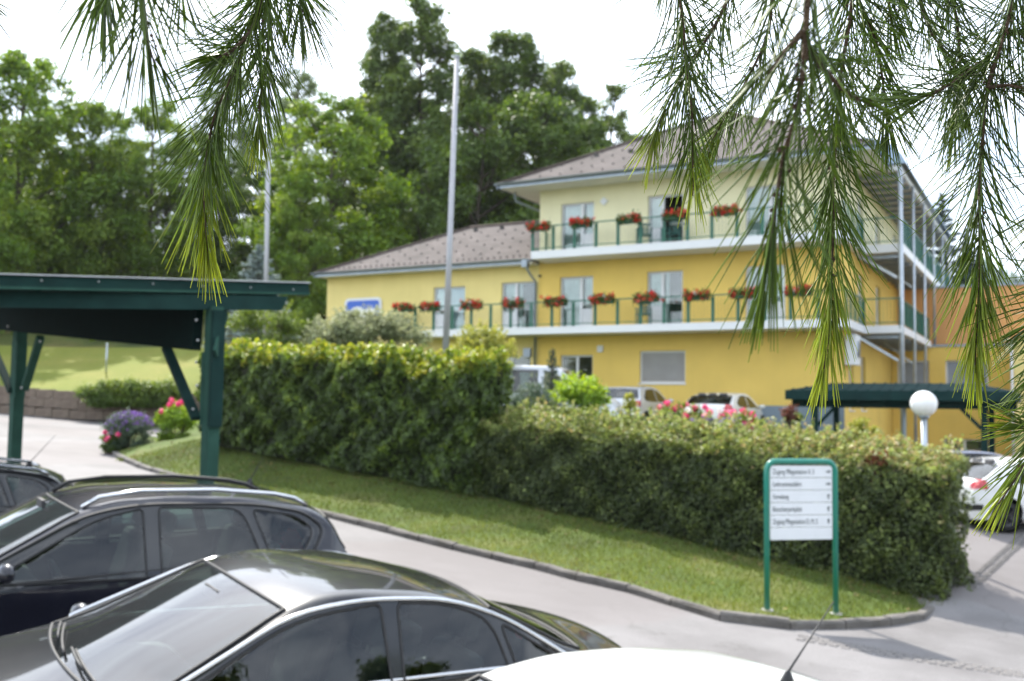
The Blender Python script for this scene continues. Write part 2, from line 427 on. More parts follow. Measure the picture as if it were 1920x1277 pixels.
# grass bank between kerb and hedge
kb = []
for i_ in range(len(KS)):
    d = (KS[min(i_ + 1, len(KS) - 1)] - KS[max(i_ - 1, 0)]).normalized(); n_ = Vector((-d.y, d.x, 0))
    kb.append(KS[i_] + n_ * .12 + Vector((0, 0, .085)))
hedge_front = [hp(HLEN * k / 14, .7) for k in range(15)]
bank_border = kb + [hp(HLEN + .25, .1, -2.9), hp(HLEN + .3, .7, -2.9)] + hedge_front[::-1] + [Vector((-9.8, 28.2, -1.15)), Vector((-10.8, 31, -1.25))]
bank = tag(patch('grass_bank', bank_border, [], m_grass), kind='structure')
def bary_sample(o, n, rg=rng):
    me = o.data; me.calc_loop_triangles()
    T = np.array([[me.vertices[v].co[:] for v in t.vertices] for t in me.loop_triangles])
    ar = np.linalg.norm(np.cross(T[:, 1] - T[:, 0], T[:, 2] - T[:, 0]), axis=1); idx = rg.choice(len(T), n, p=ar / ar.sum())
    r1 = np.sqrt(rg.random(n))[:, None]; r2 = rg.random(n)[:, None]
    return T[idx, 0] * (1 - r1) + T[idx, 1] * r1 * (1 - r2) + T[idx, 2] * r1 * r2
def blades(name, P, h, w, mat, tint, rg=rng):
    n = len(P); a = rg.uniform(0, 2 * pi, n); s = np.stack([np.cos(a), np.sin(a), 0 * a], 1)
    hh = h * rg.uniform(.5, 1.4, n); lean = rg.normal(0, .45, (n, 2)) * hh[:, None]
    top = P + np.stack([lean[:, 0], lean[:, 1], hh], 1)
    V = np.stack([P - s * w / 2 - [0, 0, .01], P + s * w / 2 - [0, 0, .01], top], 1).reshape(-1, 3)
    return np_mesh(name, V, np.arange(3 * n).reshape(-1, 3), mat, tint=np.repeat(tint, 3))
m_blade = M_leaf('grass_blade', [(0, (.07, .10, .02)), (.5, (.13, .17, .028)), (1, (.26, .26, .07))], .6, .3)
def turf_tint(P, rg=rng):
    t = .45 + .25 * np.sin(P[:, 0] * 1.3 + 1.2 * np.sin(P[:, 1] * .9)) * np.sin(P[:, 1] * 1.7 + P[:, 0]) + rg.normal(0, .18, len(P))
    return np.clip(t, 0, 1)
P = bary_sample(bank, 60000); P = P[P[:, 1] < 27]
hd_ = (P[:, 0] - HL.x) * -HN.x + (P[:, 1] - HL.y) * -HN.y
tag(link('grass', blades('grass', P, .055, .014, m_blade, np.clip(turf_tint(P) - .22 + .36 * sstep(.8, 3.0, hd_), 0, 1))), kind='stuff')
# fallen leaves under the hedge and along the kerb
lit = bary_sample(bank, 5200); hl_ = (lit[:, 0] - HL.x) * -HN.x + (lit[:, 1] - HL.y) * -HN.y
lit = lit[(rng.random(len(lit)) < np.exp(-np.abs(hl_ - .1) / .5)) | (rng.random(len(lit)) < .06)]; lit[:, 2] += .02
m_litter = M_leaf('dry_leaf', [(0, (.08, .05, .02)), (.5, (.16, .11, .04)), (1, (.25, .2, .08))], .8, .1)
tag(link('leaf_litter', leaf_mesh('leaf_litter', lit, rng.normal(0, .35, lit.shape) + [0, 0, 1], .055, m_litter, rng.random(len(lit)), asp=.7)), kind='stuff')
# tufts of weeds at the kerb
P = []
for q in (Vector((KS[21].x, KS[21].y)), Vector((KS[17].x, KS[17].y)), Vector((KS[26].x, KS[26].y)), Vector((KS[12].x, KS[12].y))):
    P.append(np.stack([rng.normal(q.x, .07, 50), rng.normal(q.y, .05, 50), np.full(50, 0.)], 1))
P = np.concatenate(P); P[:, 2] = road_z(P[:, 0], P[:, 1])
tag(link('kerb_weed', blades('kerb_weed', P, .1, .02, m_blade, np.full(len(P), .4))), kind='stuff')

# plateau behind the hedge (car park in front of the building)
RL = [Vector((7.1, 15.3)), Vector((7.6, 17)), Vector((8.3, 20)), Vector((8.6, 24)), Vector((8.9, 28)), Vector((10.2, 31)), Vector((13.2, 35.4)), Vector((14, 45)), Vector((14, 61))]
right_line = [Vector((p.x, p.y, float(road_z(p.x, p.y)) + .03)) for p in RL]
def plat_z(x, y):
    p = Vector((x, y)); s = (p - HL).dot(HD); d = (p - HL).dot(HN)
    zb = hbase(min(max(s, 0), HLEN)); z = zb + (-.75 - zb) * float(sstep(.6, 6, d))
    dr = min((p - q).length for q in RL)
    dr = 1e9
    for a_, b_ in zip(right_line, right_line[1:]):
        ab = (b_ - a_).to_2d(); t = max(0, min(1, (p - a_.to_2d()).dot(ab) / ab.length_squared)); q = a_.lerp(b_, t)
        e = (p - q.to_2d()).length
        if e < dr: dr = e; zq = q.z
    k = float(sstep(0, 2.5, dr)); return zq * (1 - k) + z * k
left_line = [Vector((-16, 61, -.6)), Vector((-15, 46, -.65)), Vector((-12.6, 36, -1.3)), Vector((-10.8, 31, -1.25)), Vector((-9.8, 28.2, -1.15))]
border = [h_ for h_ in hedge_front] + right_line + left_line
inner = []
for x in np.arange(-15, 13, 1.5):
    for y in np.arange(16, 60, 1.5):
        p = Vector((x, y)); d = (p - HL).dot(HN)
        xr = np.interp(y, [q.y for q in RL], [q.x for q in RL]); xl = np.interp(y, [28.2, 31, 36, 46, 61], [-9.8, -10.8, -12.6, -15, -16])
        if d > 1.6 and x < xr - .6 and x > xl + .6 and y > 17: inner.append((x, y, plat_z(x, y)))
plateau = tag(patch('garden_ground', border, inner, m_grass, -.02), kind='structure')

# cobbled strips: each sett is a stone of its own
m_sett = M_plain('sett', (.16, .15, .145), .9, var=.3, scale=9, bump=.6, bscale=30)
sett = MB().box(-.06, .06, -.055, .055, -.05, .012, bev=.015).mesh('cobblestone', m_sett)
sett2 = MB().box(-.05, .05, -.06, .06, -.05, .016, bev=.018).mesh('cobblestone', m_sett)
rs = random.Random(5)
def sett_row(a_, b_, rows, pitch=.128):
    d = (b_ - a_).to_2d(); n = int(d.length / pitch); dn = d.normalized(); nn = Vector((-dn.y, dn.x)); ang = atan2(dn.y, dn.x)
    for r_ in range(rows):
        for k in range(n):
            p = a_.to_2d() + dn * (pitch * (k + .5 * (r_ % 2)) + rs.uniform(-.01, .01)) + nn * (r_ * .125 + rs.uniform(-.008, .008))
            o = link('cobblestone', sett if rs.random() < .5 else sett2, road)
            o.location = (p.x, p.y, float(road_z(p.x, p.y))); o.rotation_euler = (0, radians(-4) * -1, ang + rs.uniform(-.08, .08)); o.scale = (rs.uniform(.85, 1.05), rs.uniform(.85, 1.05), 1)
sett_row(on_road(1500, 1200), on_road(1700, 1236), 3); sett_row(on_road(1700, 1236), on_road(1940, 1273), 3)
def ramp_pt(px, py):
    v = ray(px, py); Yv = 10.
    for _ in range(60): Yv += (v.z * Yv - float(road_z(v.x * Yv, Yv))) / max(.03, .25) * .35
    return Vector((v.x * Yv, Yv, v.z * Yv))
sett_row(ramp_pt(1822, 1105), ramp_pt(1935, 1000), 2)

# lawn and wooded hillside
def hill_z(x, y):
    y0 = np.interp(x, [-60, -14, -6, 40], [45.3, 45.3, 60, 64])
    t = y - y0
    base = np.interp(x, [-14, -6], [.28, -.7])
    return base + np.interp(t, [0, 13, 32, 70, 130], [0, 3.0, 9.8, 17, 22]) + .35 * np.sin(x * .31) * np.sin(y * .27) * np.clip(t / 15, 0, 1)
gx = np.arange(-90, 95, 2.0); tt = np.concatenate([np.arange(0, 14, 1.0), np.arange(14, 140, 4.0)])
X, T = np.meshgrid(gx, tt); Y = np.interp(X, [-60, -14, -6, 40], [45.3, 45.3, 60, 64]) + T; Z = hill_z(X, Y)
V = np.stack([X, Y, Z], -1).reshape(-1, 3); nx = len(gx); i, j = np.meshgrid(np.arange(nx - 1), np.arange(len(tt) - 1)); a = (j * nx + i).ravel()
F = np.stack([a, a + 1, a + nx + 1, a + nx], 1)
mi = (T[:-1, :-1].ravel() >= 12).astype(int)
hill = tag(link('hillside', np_mesh('hillside', V, F, [m_lawn, m_forest], True, mi)), kind='structure')

# retaining wall of stone blocks, left
m_wallst = M_plain('wall_stone', (.17, .13, .10), .95, var=.4, scale=1.5, bump=.9, bscale=9, dirt=.8, dirtcol=(.08, .07, .05), dscale=1.2)
rw = thing('retaining_wall', 'low brown stone retaining wall across the far end of the road on the left', 'wall', (-20, 45, -.8))
rnd = random.Random(11)
x = -38.0
while x < -9.5:
    for r_ in range(3):
        w_ = .78; z0 = -.95 + r_ * .42 - .0 + max(0, (-20 - x)) * .06
        o = (r_ % 2) * .39
        mb = MB(); mb.box(0, w_ - .01, 0, .42, 0, .412, bev=.03)
        for k in range(len(mb.v)): mb.v[k] = tuple(c + rnd.uniform(-.016, .016) for c in mb.v[k])
        if r_ == 0 and x > -37: pass
        mb.obj('stone', m_wallst, rw, (x + o + 20, -.05 + rnd.uniform(-.02, .03) , z0 + .8), recalc=False)
    x += .78

# ================================================================== VEGETATION
def crown_points(rg, clumps, per, flat=.8):
    """clumps: list of (centre, radius); returns points and outward normals on shells"""
    P = []; Nn = []; Cc = []
    for c, r in clumps:
        n = int(per * (r ** 1.6))
        d = rg.normal(size=(n, 3)); d /= np.linalg.norm(d, axis=1, keepdims=True)
        d[:, 2] = np.where(rg.random(n) < .35, np.abs(d[:, 2]), d[:, 2])
        rad = r * (rg.random(n) ** .45) * (1 + .25 * rg.normal(size=n))
        p = d * rad[:, None]; p[:, 2] *= flat
        P.append(p + np.asarray(c)); Nn.append(d + rg.normal(0, .7, (n, 3)) + [0, 0, .5]); Cc.append(np.full(n, rg.random()))
    return np.concatenate(P), np.concatenate(Nn), np.concatenate(Cc)

def tree_proto(seed, h, w, trunk_h, leaf, per, m_lf, m_bk, nclump=60, crad=(.8, 1.7), shape='round', tint0=.4, tvar=.25, asp=.6):
    rg = np.random.default_rng(seed); rd = random.Random(seed)
    clumps = []; limbs = []
    for k in range(nclump):
        for _ in range(30):
            t = rd.random(); z = trunk_h + (h - trunk_h) * t
            if shape == 'round': rw_ = w / 2 * sin(pi * min(1, .12 + .85 * t)) ** .6
            elif shape == 'column': rw_ = w / 2 * (1 - .72 * t ** 1.8) * min(1, .55 + t * 2.0)
            else: rw_ = w / 2 * (1 - t) ** .7
            a_ = rd.uniform(0, 2 * pi); q = rw_ * sqrt(rd.uniform(.15, 1)); 
            c = Vector((q * cos(a_), q * sin(a_), z))
            if all((c - Vector(o[0])).length > .55 * o[1] for o in clumps[-25:]): break
        r = rd.uniform(*crad) * (1.05 - .45 * t)
        clumps.append((tuple(c), r))
        if q > w * .16 or t > .8: limbs.append(c)
    P, Nn, Cc = crown_points(rg, clumps, per)
    tint = np.clip(tint0 + tvar * (Cc - .5) + rg.normal(0, .1, len(P)) , 0, 1)
    crown = leaf_mesh('crown', P, Nn, leaf, m_lf, tint, asp=asp, rg=rg)
    mb = MB(); tr = h * .011 + .05
    bend = [Vector((rd.uniform(-.02, .02) * h * k / 6, rd.uniform(-.02, .02) * h * k / 6, h * .93 * k / 6 - (.8 if k == 0 else 0))) for k in range(7)]
    mb.tube(bend, [tr * (1.25 - k / 6 * 1.1) for k in range(7)], 8)
    for c in limbs[:34]:
        z0 = max(trunk_h * .6, c.z - (c.to_2d().length) * .9 - .3); f = min(z0 / (h * .93) * 6, 5.9); i0 = int(f)
        s = bend[i0].lerp(bend[i0 + 1], f - i0); s.z = z0
        mid = s.lerp(c, .5) + Vector((0, 0, -.05 * h * .3)); mb.tube([s, mid, c], [tr * .42, tr * .25, .03], 5, False)
    return crown, mb.mesh('trunk', m_bk)
m_bark = M_plain('bark', (.06, .048, .035), .95, var=.35, scale=8, bump=.9, bscale=25)
lf_bright = M_leaf('leaf_bright', [(0, (.065, .125, .014)), (.5, (.125, .21, .028)), (1, (.25, .32, .05))], .5, .42)
lf_mid = M_leaf('leaf_mid', [(0, (.04, .075, .015)), (.5, (.08, .135, .025)), (1, (.16, .22, .04))], .5, .4)
lf_dark = M_leaf('leaf_dark', [(0, (.05, .088, .02)), (.5, (.09, .145, .03)), (1, (.17, .23, .045))], .5, .4)
lf_pale = M_leaf('leaf_pale', [(0, (.09, .13, .06)), (.5, (.15, .2, .09)), (1, (.22, .27, .12))], .55, .35)
PROTO = {
 'bright': [tree_proto(s, 16, 9.5, 2.2, .29, 225, lf_bright, m_bark, 120, (.8, 1.7), 'round', .5, .5) for s in (21, 22)],
 'mid': [tree_proto(s, 18, 10, 2.5, .30, 225, lf_mid, m_bark, 125, (.9, 1.8), 'round', .5, .45) for s in (31, 32)],
 'dark': [tree_proto(s, 24, 9.0, 3, .30, 225, lf_dark, m_bark, 190, (.75, 1.6), 'column', .5, .5) for s in (41, 42, 43)],
 'thin': [tree_proto(s, 20, 5.0, 8, .28, 240, lf_dark, m_bark, 46, (.6, 1.15), 'column', .6, .4) for s in (51,)],
 'pale': [tree_proto(s, 19, 8, 5, .28, 170, lf_pale, m_bark, 80, (.8, 1.6), 'column', .5, .5) for s in (61,)],
}
HT = {'bright': 16, 'mid': 18, 'dark': 24, 'thin': 20, 'pale': 19}
def place_tree(kind, var, px, py_top, Yd, label, wk=1.0, rz=0.0, group='trees on the wooded hillside', name='deciduous_tree', zb=None):
    top = at(px, py_top, Yd); zb = float(hill_z(top.x, Yd)) - .3 if zb is None else zb
    s = (top.z - zb) / HT[kind]
    t = thing(name, label, 'tree', (top.x, Yd, zb), rz, group); t.scale = (s * wk, s * wk, s)
    cr, tk = PROTO[kind][var]
    link('trunk', tk, t); link('crown', cr, t)
    return t
TREES = [  # kind, variant, px, py_top, Y, label, width factor, rz
 ('bright', 0, 45, 100, 66, 'tall leafy tree at the left edge of the photo, dark rounded top against the sky', 1.0, .3),
 ('bright', 1, -60, 250, 60, 'light green tree cut off by the left edge, in front of the tall one', 1.0, 1.3),
 ('bright', 1, 178, 195, 68, 'bright yellow-green tree beside the small sky gap at left', .8, 2.1),
 ('mid', 0, 120, 300, 72, 'mid green tree low between the two left trees, filling the slope behind them', 1.1, 4.0),
 ('bright', 0, 290, 190, 70, 'sunlit yellow-green tree behind the long hanging pine twig at left', .85, 4.4),
 ('mid', 1, 385, 250, 74, 'darker round tree just left of the thin far flagpole', 1.0, .8),
 ('pale', 0, 425, 95, 92, 'pale hazy tree rising far behind, left of the thin flagpole', .8, 0),
 ('pale', 0, 560, 130, 88, 'pale thin-leaved tree with sky showing through, right of the thin flagpole', .9, 2.),
 ('bright', 1, 625, 190, 66, 'big sunlit light green tree in the middle, left of the tall dark trees', 1.05, 5.0),
 ('bright', 0, 565, 330, 62, 'smaller light green tree at the foot of the big sunlit one, near the blue spruce', .8, 3.0),
 ('dark', 0, 722, 38, 82, 'tall dark tree with a ragged top, left of the tallest one', .9, 1.0),
 ('dark', 1, 795, 14, 80, 'tallest dark tree of all, its top just left of the big flagpole tip', 1.0, 2.2),
 ('dark', 2, 885, 105, 84, 'dark tree directly right of the big flagpole tip', .9, 3.3),
 ('dark', 0, 965, 66, 82, 'tall dark tree with a double top, second highest, right of the big flagpole', 1.05, 4.4),
 ('dark', 1, 1050, 120, 84, 'dark tree stepping down right of the double-topped tree', .95, 5.2),
 ('thin', 0, 1148, 165, 86, 'thin sparse tree standing alone above the upper roof corner', .9, 1.0),
 ('mid', 0, 1010, 190, 74, 'mid green bushy tree in front of the tall dark trees, above the left roof corner', 1.0, 2.0),
 ('mid', 1, 905, 205, 72, 'mid green tree low behind the ridge of the left wing roof', 1.0, 3.0),
 ('mid', 1, 800, 330, 68, 'smaller olive tree behind the left wing roof, beside the big flagpole', .7, 4.0),
 ('mid', 0, 690, 250, 76, 'dark green tree between the sunlit middle tree and the tall ones', .9, 5.0),
 ('mid', 1, 480, 300, 80, 'shaded tree deep in the wood right behind the thin flagpole', 1.1, 5.5),
 ('mid', 0, 220, 290, 78, 'shaded tree deep in the wood behind the bright left trees', 1.2, 1.0),
 ('mid', 1, 20, 230, 80, 'shaded tree deep in the wood behind the left edge trees', 1.2, 2.4),
 ('mid', 0, 1105, 235, 78, 'low green tree right above the upper eaves corner of the building', .8, 0.4),
 ('dark', 2, 1098, 190, 90, 'dark tree filling the skyline between the stepped tree and the thin sparse one', .9, 2.7),
 ('mid', 1, 1190, 250, 88, 'distant low tree just clearing the upper roof slope', .7, 1.4),
]
for tr in TREES: place_tree(*tr)
# trees and the big pine behind the camera: the car windows mirror them
for k, (x_, y_, h_, lb) in enumerate(((24, 3.5, 12, 'broad tree beyond the right side of the camera, mirrored in the car windows'), (20, -3.5, 15, 'tall dark tree at the right behind the camera'), (14, -8.5, 17, 'dark tree behind the camera, second from the tall one'), (9, -14, 17, 'tall tree behind the camera near the pine'), (1, -17, 12, 'broad tree directly behind the camera'))):
    t = thing('deciduous_tree', lb, 'tree', (x_, y_, float(road_z(x_, y_)) - .1), k * 1.3, 'trees behind the camera'); s_ = h_ * .74 / 24; t.scale = (s_ * 1.5, s_ * 1.5, s_)
    cr_, tk_ = PROTO['dark'][k % 3]; link('trunk', tk_, t); link('crown', cr_, t)
# undergrowth on the slope
P = []
rg = np.random.default_rng(77)
cl = []
for k in range(260):
    x = rg.uniform(-44, 6); yy = np.interp(x, [-60, -14, -6, 40], [45.3, 45.3, 60, 64]) + rg.uniform(13.5, 34)
    cl.append(((x, yy, float(hill_z(x, yy)) + .5), rg.uniform(.8, 1.7)))
P, Nn, Cc = crown_points(rg, cl, 75)
tag(link('undergrowth', leaf_mesh('undergrowth', P, Nn, .3, lf_mid, np.clip(.3 + .6 * Cc, 0, 1))), kind='stuff')

# distant wooded ridge, right
rgx = np.arange(20, 420, 8.0); rgy = np.arange(230, 420, 10.0)
X, Y = np.meshgrid(rgx, rgy); Z = -8 + 46 * np.exp(-((X - 150) / 75.) ** 2) * sstep(225, 330, Y) + 2.5 * np.sin(X * .07) * np.sin(Y * .05)
V = np.stack([X, Y, Z], -1).reshape(-1, 3); nx = len(rgx); i, j = np.meshgrid(np.arange(nx - 1), np.arange(len(rgy) - 1)); a = (j * nx + i).ravel()
tag(link('hills', np_mesh('hills', V, np.stack([a, a + 1, a + nx + 1, a + nx], 1), m_forest, True)), kind='structure')
lf_far = M_leaf('leaf_far', [(0, (.05, .085, .07)), (1, (.1, .15, .11))], .8, .1)
vv = []; ff = []; tn = []
for k in range(1500):
    x = rg.uniform(70, 240); y = rg.uniform(236, 400); z = -8 + 46 * math.exp(-((x - 150) / 75.) ** 2) * float(sstep(225, 330, y)) - 1
    h = rg.uniform(9, 17); r_ = h * .2
    for lv in range(4):
        zb = z + h * lv * .2; rr = r_ * (1 - lv * .22); b = len(vv); n_ = 7; o = rg.uniform(0, 6)
        vv += [(x + rr * cos(2 * pi * q / n_ + o) * rg.uniform(.8, 1.2), y + rr * sin(2 * pi * q / n_ + o) * rg.uniform(.8, 1.2), zb) for q in range(n_)] + [(x, y, zb + h * .42)]
        ff += [(b + q, b + (q + 1) % n_, b + n_) for q in range(n_)]; tn += [rg.random()] * (n_ + 1)
tag(link('far_forest', np_mesh('far_forest', vv, ff, lf_far, tint=tn)), kind='stuff')

# ---------------------------------------------------------------- hedges
m_core = M_plain('hedge_core', (.02, .025, .01), 1, var=.3)
m_twig = M_plain('twig', (.09, .065, .04), .9)
def hedge(name, label, s0, s1, thick, ztop, zback, dens, leaf, mat, tintf, bulge=.07, seed=1, shoots=0):
    """s along the hedge line; ztop(s): height of the clipped front edge; zback(s): height at the back edge"""
    rg = np.random.default_rng(seed)
    base = hp(s0, thick / 2)
    t = thing(name, label, 'hedge', base)
    o3 = np.array(base)
    def P3(s, off, z): 
        b = np.array([HL.x, HL.y])[None] + np.outer(s, HD) + np.outer(off, HN)
        return np.column_stack([b, z]) - o3
    def noise(a, b): return bulge * (np.sin(a * 2.3 + 2.1 * np.sin(b * 2.9)) + .7 * np.sin(a * 4.3 + b * 6.7) + .5 * np.sin(b * 8.1 - a * 5.2) + .4 * np.sin(a * 13.1 + 3 * np.sin(b * 5.)))
    hb = lambda s: np.interp(s / HLEN, [0, .56, 1], [-1.0, -1.88, -2.86])
    Ps = []; Ns = []; Ts = []
    Ln = s1 - s0
    zt = lambda s: ztop(s); 
    # front face, slightly battered, leaves in a 12 cm deep shell
    Hm = float(np.mean(zt(np.linspace(s0, s1, 9)) - hb(np.linspace(s0, s1, 9))))
    n = int(dens * Ln * Hm)
    s = rg.uniform(s0, s1, n); v = rg.random(n) ** .92; z = hb(s) - .03 + v * (zt(s) - hb(s))
    off = .04 + .10 * v + rg.exponential(.055, n) - noise(s, z) + .25 * np.clip(v - .93, 0, 1)
    Ps.append(P3(s, off, z)); nn = np.zeros((n, 3)); nn[:, :2] = -np.array(HN); nn += rg.normal(0, .55, (n, 3)) + [0, 0, .35]; Ns.append(nn); Ts.append(tintf(s, v, rg) + 1.6 * noise(s * 1.7, z * 1.3))
    # back face
    n2 = n // 4
    s = rg.uniform(s0, s1, n2); v = rg.random(n2); z = hb(s) + v * (zback(s) - hb(s))
    Ps.append(P3(s, thick - rg.exponential(.05, n2), z)); nn = np.zeros((n2, 3)); nn[:, :2] = np.array(HN); nn += rg.normal(0, .5, (n2, 3)); Ns.append(nn); Ts.append(tintf(s, v, rg))
    # top
    n3 = int(dens * Ln * thick * 1.1)
    s = rg.uniform(s0, s1, n3); w = rg.random(n3); off = .08 + w * (thick - .1)
    z = zt(s) + (zback(s) - zt(s)) * w + noise(s * 1.3, off * 2) * 1.2 - rg.exponential(.05, n3) + .02
    Ps.append(P3(s, off, z)); Ns.append(rg.normal(0, .55, (n3, 3)) + [0, 0, 1]); Ts.append(tintf(s, np.full(n3, 1.12), rg))
    # ends
    for se, sg in ((s0, -1), (s1, 1)):
        n4 = int(dens * thick * Hm)
        w = rg.random(n4); v = rg.random(n4); off = .05 + w * (thick - .05); sv = np.full(n4, float(se))
        z = hb(sv) + v * (zt(sv) + (zback(sv) - zt(sv)) * w - hb(sv))
        sv = sv + sg * (.02 + noise(off * 1.4, z) - rg.exponential(.05, n4))
        Ps.append(P3(sv, off, z)); nn = np.zeros((n4, 3)); nn[:, :2] = sg * np.array(HD); nn += rg.normal(0, .5, (n4, 3)) + [0, 0, .3]; Ns.append(nn); Ts.append(tintf(sv, v, rg))
    # young shoots standing out of the top
    for k in range(shoots):
        s_ = rg.uniform(s0, s1); w = rg.random() ** .8; h = rg.uniform(.08, .34); m_ = int(h * 90)
        z0 = float(zt(np.array([s_]))[0] + (zback(np.array([s_]))[0] - zt(np.array([s_]))[0]) * w)
        lx, ly = rg.normal(0, .3, 2)
        f = rg.random(m_); 
        pp = P3(np.full(m_, s_), np.full(m_, .1 + w * (thick - .15)), z0 + f * h) + np.column_stack([lx * f * h, ly * f * h, 0 * f]) + rg.normal(0, .025, (m_, 3))
        Ps.append(pp); Ns.append(rg.normal(0, .8, (m_, 3)) + [0, 0, .7]); Ts.append(tintf(np.full(m_, s_), np.full(m_, 1.3), rg) + rg.normal(0, .06))
    P = np.concatenate(Ps); Nn = np.concatenate(Ns); T = np.clip(np.concatenate(Ts), 0, 1)
    tag(link('leaves', leaf_mesh('leaves', P, Nn, leaf, mat, T, asp=.72, rg=rg), t), kind='stuff')
    # woody core
    mb = MB(); ns = 14
    b = 0
    for k in range(ns + 1):
        s_ = s0 + .12 + (Ln - .24) * k / ns; z1 = float(ztop(np.array([s_]))[0]); z2 = float(zback(np.array([s_]))[0])
        mb.v += [tuple(np.array(hp(s_, o_, z_)) - o3) for o_, z_ in ((.28, hbase(s_) - .1), (.32, z1 - .16), (thick - .22, z2 - .16), (thick - .22, hbase(s_) - .1))]
        if k:
            q = 4 * (k - 1)
            for c in range(3): mb.f.append((q + c, q + c + 1, q + c + 5, q + c + 4)); mb.sm.append(False)
    mb.f += [(0, 1, 2, 3), (4 * ns + 3, 4 * ns + 2, 4 * ns + 1, 4 * ns)]; mb.sm += [False, False]
    mb.obj('branches', m_core, t)
    return t
lf_tall = M_leaf('leaf_hornbeam', [(0, (.03, .05, .012)), (.4, (.07, .115, .022)), (.65, (.13, .20, .03)), (.85, (.25, .33, .045)), (1, (.36, .37, .07))], .45, .35, .3)
lf_low = M_leaf('leaf_low_hedge', [(0, (.035, .055, .015)), (.4, (.075, .10, .028)), (.62, (.15, .195, .05)), (.82, (.29, .35, .11)), (1, (.36, .29, .14))], .45, .35, .35)
SPL = HLEN * .492
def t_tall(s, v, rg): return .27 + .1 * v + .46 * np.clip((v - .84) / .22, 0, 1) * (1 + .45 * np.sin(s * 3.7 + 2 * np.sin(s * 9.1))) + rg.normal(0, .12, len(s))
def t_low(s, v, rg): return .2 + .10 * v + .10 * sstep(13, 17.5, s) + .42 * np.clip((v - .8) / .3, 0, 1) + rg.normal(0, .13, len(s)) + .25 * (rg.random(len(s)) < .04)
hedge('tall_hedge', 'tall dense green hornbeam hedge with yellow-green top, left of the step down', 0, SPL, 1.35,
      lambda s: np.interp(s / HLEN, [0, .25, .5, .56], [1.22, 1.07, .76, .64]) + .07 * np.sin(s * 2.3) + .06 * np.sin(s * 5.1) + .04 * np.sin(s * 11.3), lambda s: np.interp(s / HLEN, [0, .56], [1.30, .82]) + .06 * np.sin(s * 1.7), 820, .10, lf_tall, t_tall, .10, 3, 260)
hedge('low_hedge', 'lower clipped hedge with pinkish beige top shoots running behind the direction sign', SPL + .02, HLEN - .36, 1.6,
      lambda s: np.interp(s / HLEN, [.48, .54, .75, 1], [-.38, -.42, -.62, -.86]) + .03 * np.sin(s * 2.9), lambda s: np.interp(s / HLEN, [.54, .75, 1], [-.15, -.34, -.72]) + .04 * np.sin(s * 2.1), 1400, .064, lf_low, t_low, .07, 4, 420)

# ---------------------------------------------------------------- shrubs
def shrub(name, label, c, rad, leaf, per, mat, tint=.5, tv=.3, seed=1, ncl=26, cr=.34, cat='shrub', group=None, spiky=0, asp=.6, zground=None):
    """c: centre of the leaf mass; rad: half sizes"""
    rg = np.random.default_rng(seed); c = np.array(c); rad = np.array(rad, float)
    zg = c[2] - rad[2] if zground is None else zground
    t = thing(name, label, cat, (c[0], c[1], zg), 0, group); o = np.array([c[0], c[1], zg])
    cls = []
    for k in range(ncl):
        d = rg.normal(size=3); d /= np.linalg.norm(d); d[2] = abs(d[2]) if rg.random() < .75 else d[2]
        cls.append((c + d * rad * rg.uniform(.45, .82) - o, float(rad.mean()) * cr * rg.uniform(.7, 1.3)))
    for k in range(ncl // 2):
        a_ = rg.uniform(0, 2 * pi); q_ = rg.uniform(.35, .75); cls.append((c + rad * np.array([q_ * cos(a_), q_ * sin(a_), rg.uniform(-.85, -.45)]) - o, float(rad.mean()) * cr * rg.uniform(.7, 1.2)))
    P, Nn, Cc = crown_points(rg, cls, per)
    T = np.clip(tint + tv * (Cc - .5) + .25 * (P[:, 2] + o[2] - c[2]) / rad[2] + rg.normal(0, .09, len(P)), 0, 1)
    if spiky:
        k = int(spiky); q = []
        for _ in range(k):
            d = rg.normal(size=3); d /= np.linalg.norm(d); d[2] = abs(d[2]); b = c + d * rad * .8 - o; m_ = 22; f = rg.random(m_)[:, None]
            q.append(b + (d * [.6, .6, 1]) * f * rad * .42 + rg.normal(0, leaf * .35, (m_, 3)))
        q = np.concatenate(q); P = np.concatenate([P, q]); Nn = np.concatenate([Nn, rg.normal(0, 1, q.shape) + [0, 0, .5]]); T = np.concatenate([T, np.clip(tint + .3 + rg.normal(0, .1, len(q)), 0, 1)])
    keep = P[:, 2] > -.02
    tag(link('leaves', leaf_mesh('leaves', P[keep], Nn[keep], leaf, mat, T[keep], asp=asp, rg=rg), t), kind='stuff')
    mb = MB()
    for k in range(9):
        d = Vector(rg.normal(size=3)); d.z = abs(d.z) + .6; d.normalize(); e = Vector(c - o) + Vector((d.x * rad[0], d.y * rad[1], d.z * rad[2])) * .6
        mb.tube([(rg.normal() * .06, rg.normal() * .06, -.08), e * .5 + Vector((0, 0, .05)), e], [.025, .015, .006], 5)
    tag(mb.obj('stem', m_twig, t))
    return t, c, rad, o
def blossoms(t, o, pts, size, mat, per=26, rg=rng, name='flower'):
    P = []; Nn = []
    for p in pts:
        d = rg.normal(size=(per, 3)); d /= np.linalg.norm(d, axis=1, keepdims=True); P.append(np.array(p) - o + d * size * .5 * rg.random((per, 1)) ** .3); Nn.append(d + rg.normal(0, .3, (per, 3)))
    P = np.concatenate(P); return tag(link(name, leaf_mesh(name, P, np.concatenate(Nn), size * .55, mat, rg.random(len(P)), asp=.95, rg=rg), t), kind='stuff')
lf_silver = M_leaf('leaf_silver_willow', [(0, (.09, .115, .05)), (.5, (.19, .22, .11)), (1, (.36, .38, .22))], .6, .3)
lf_lime = M_leaf('leaf_lime', [(0, (.09, .16, .015)), (.5, (.2, .32, .03)), (1, (.34, .46, .06))], .5, .4)
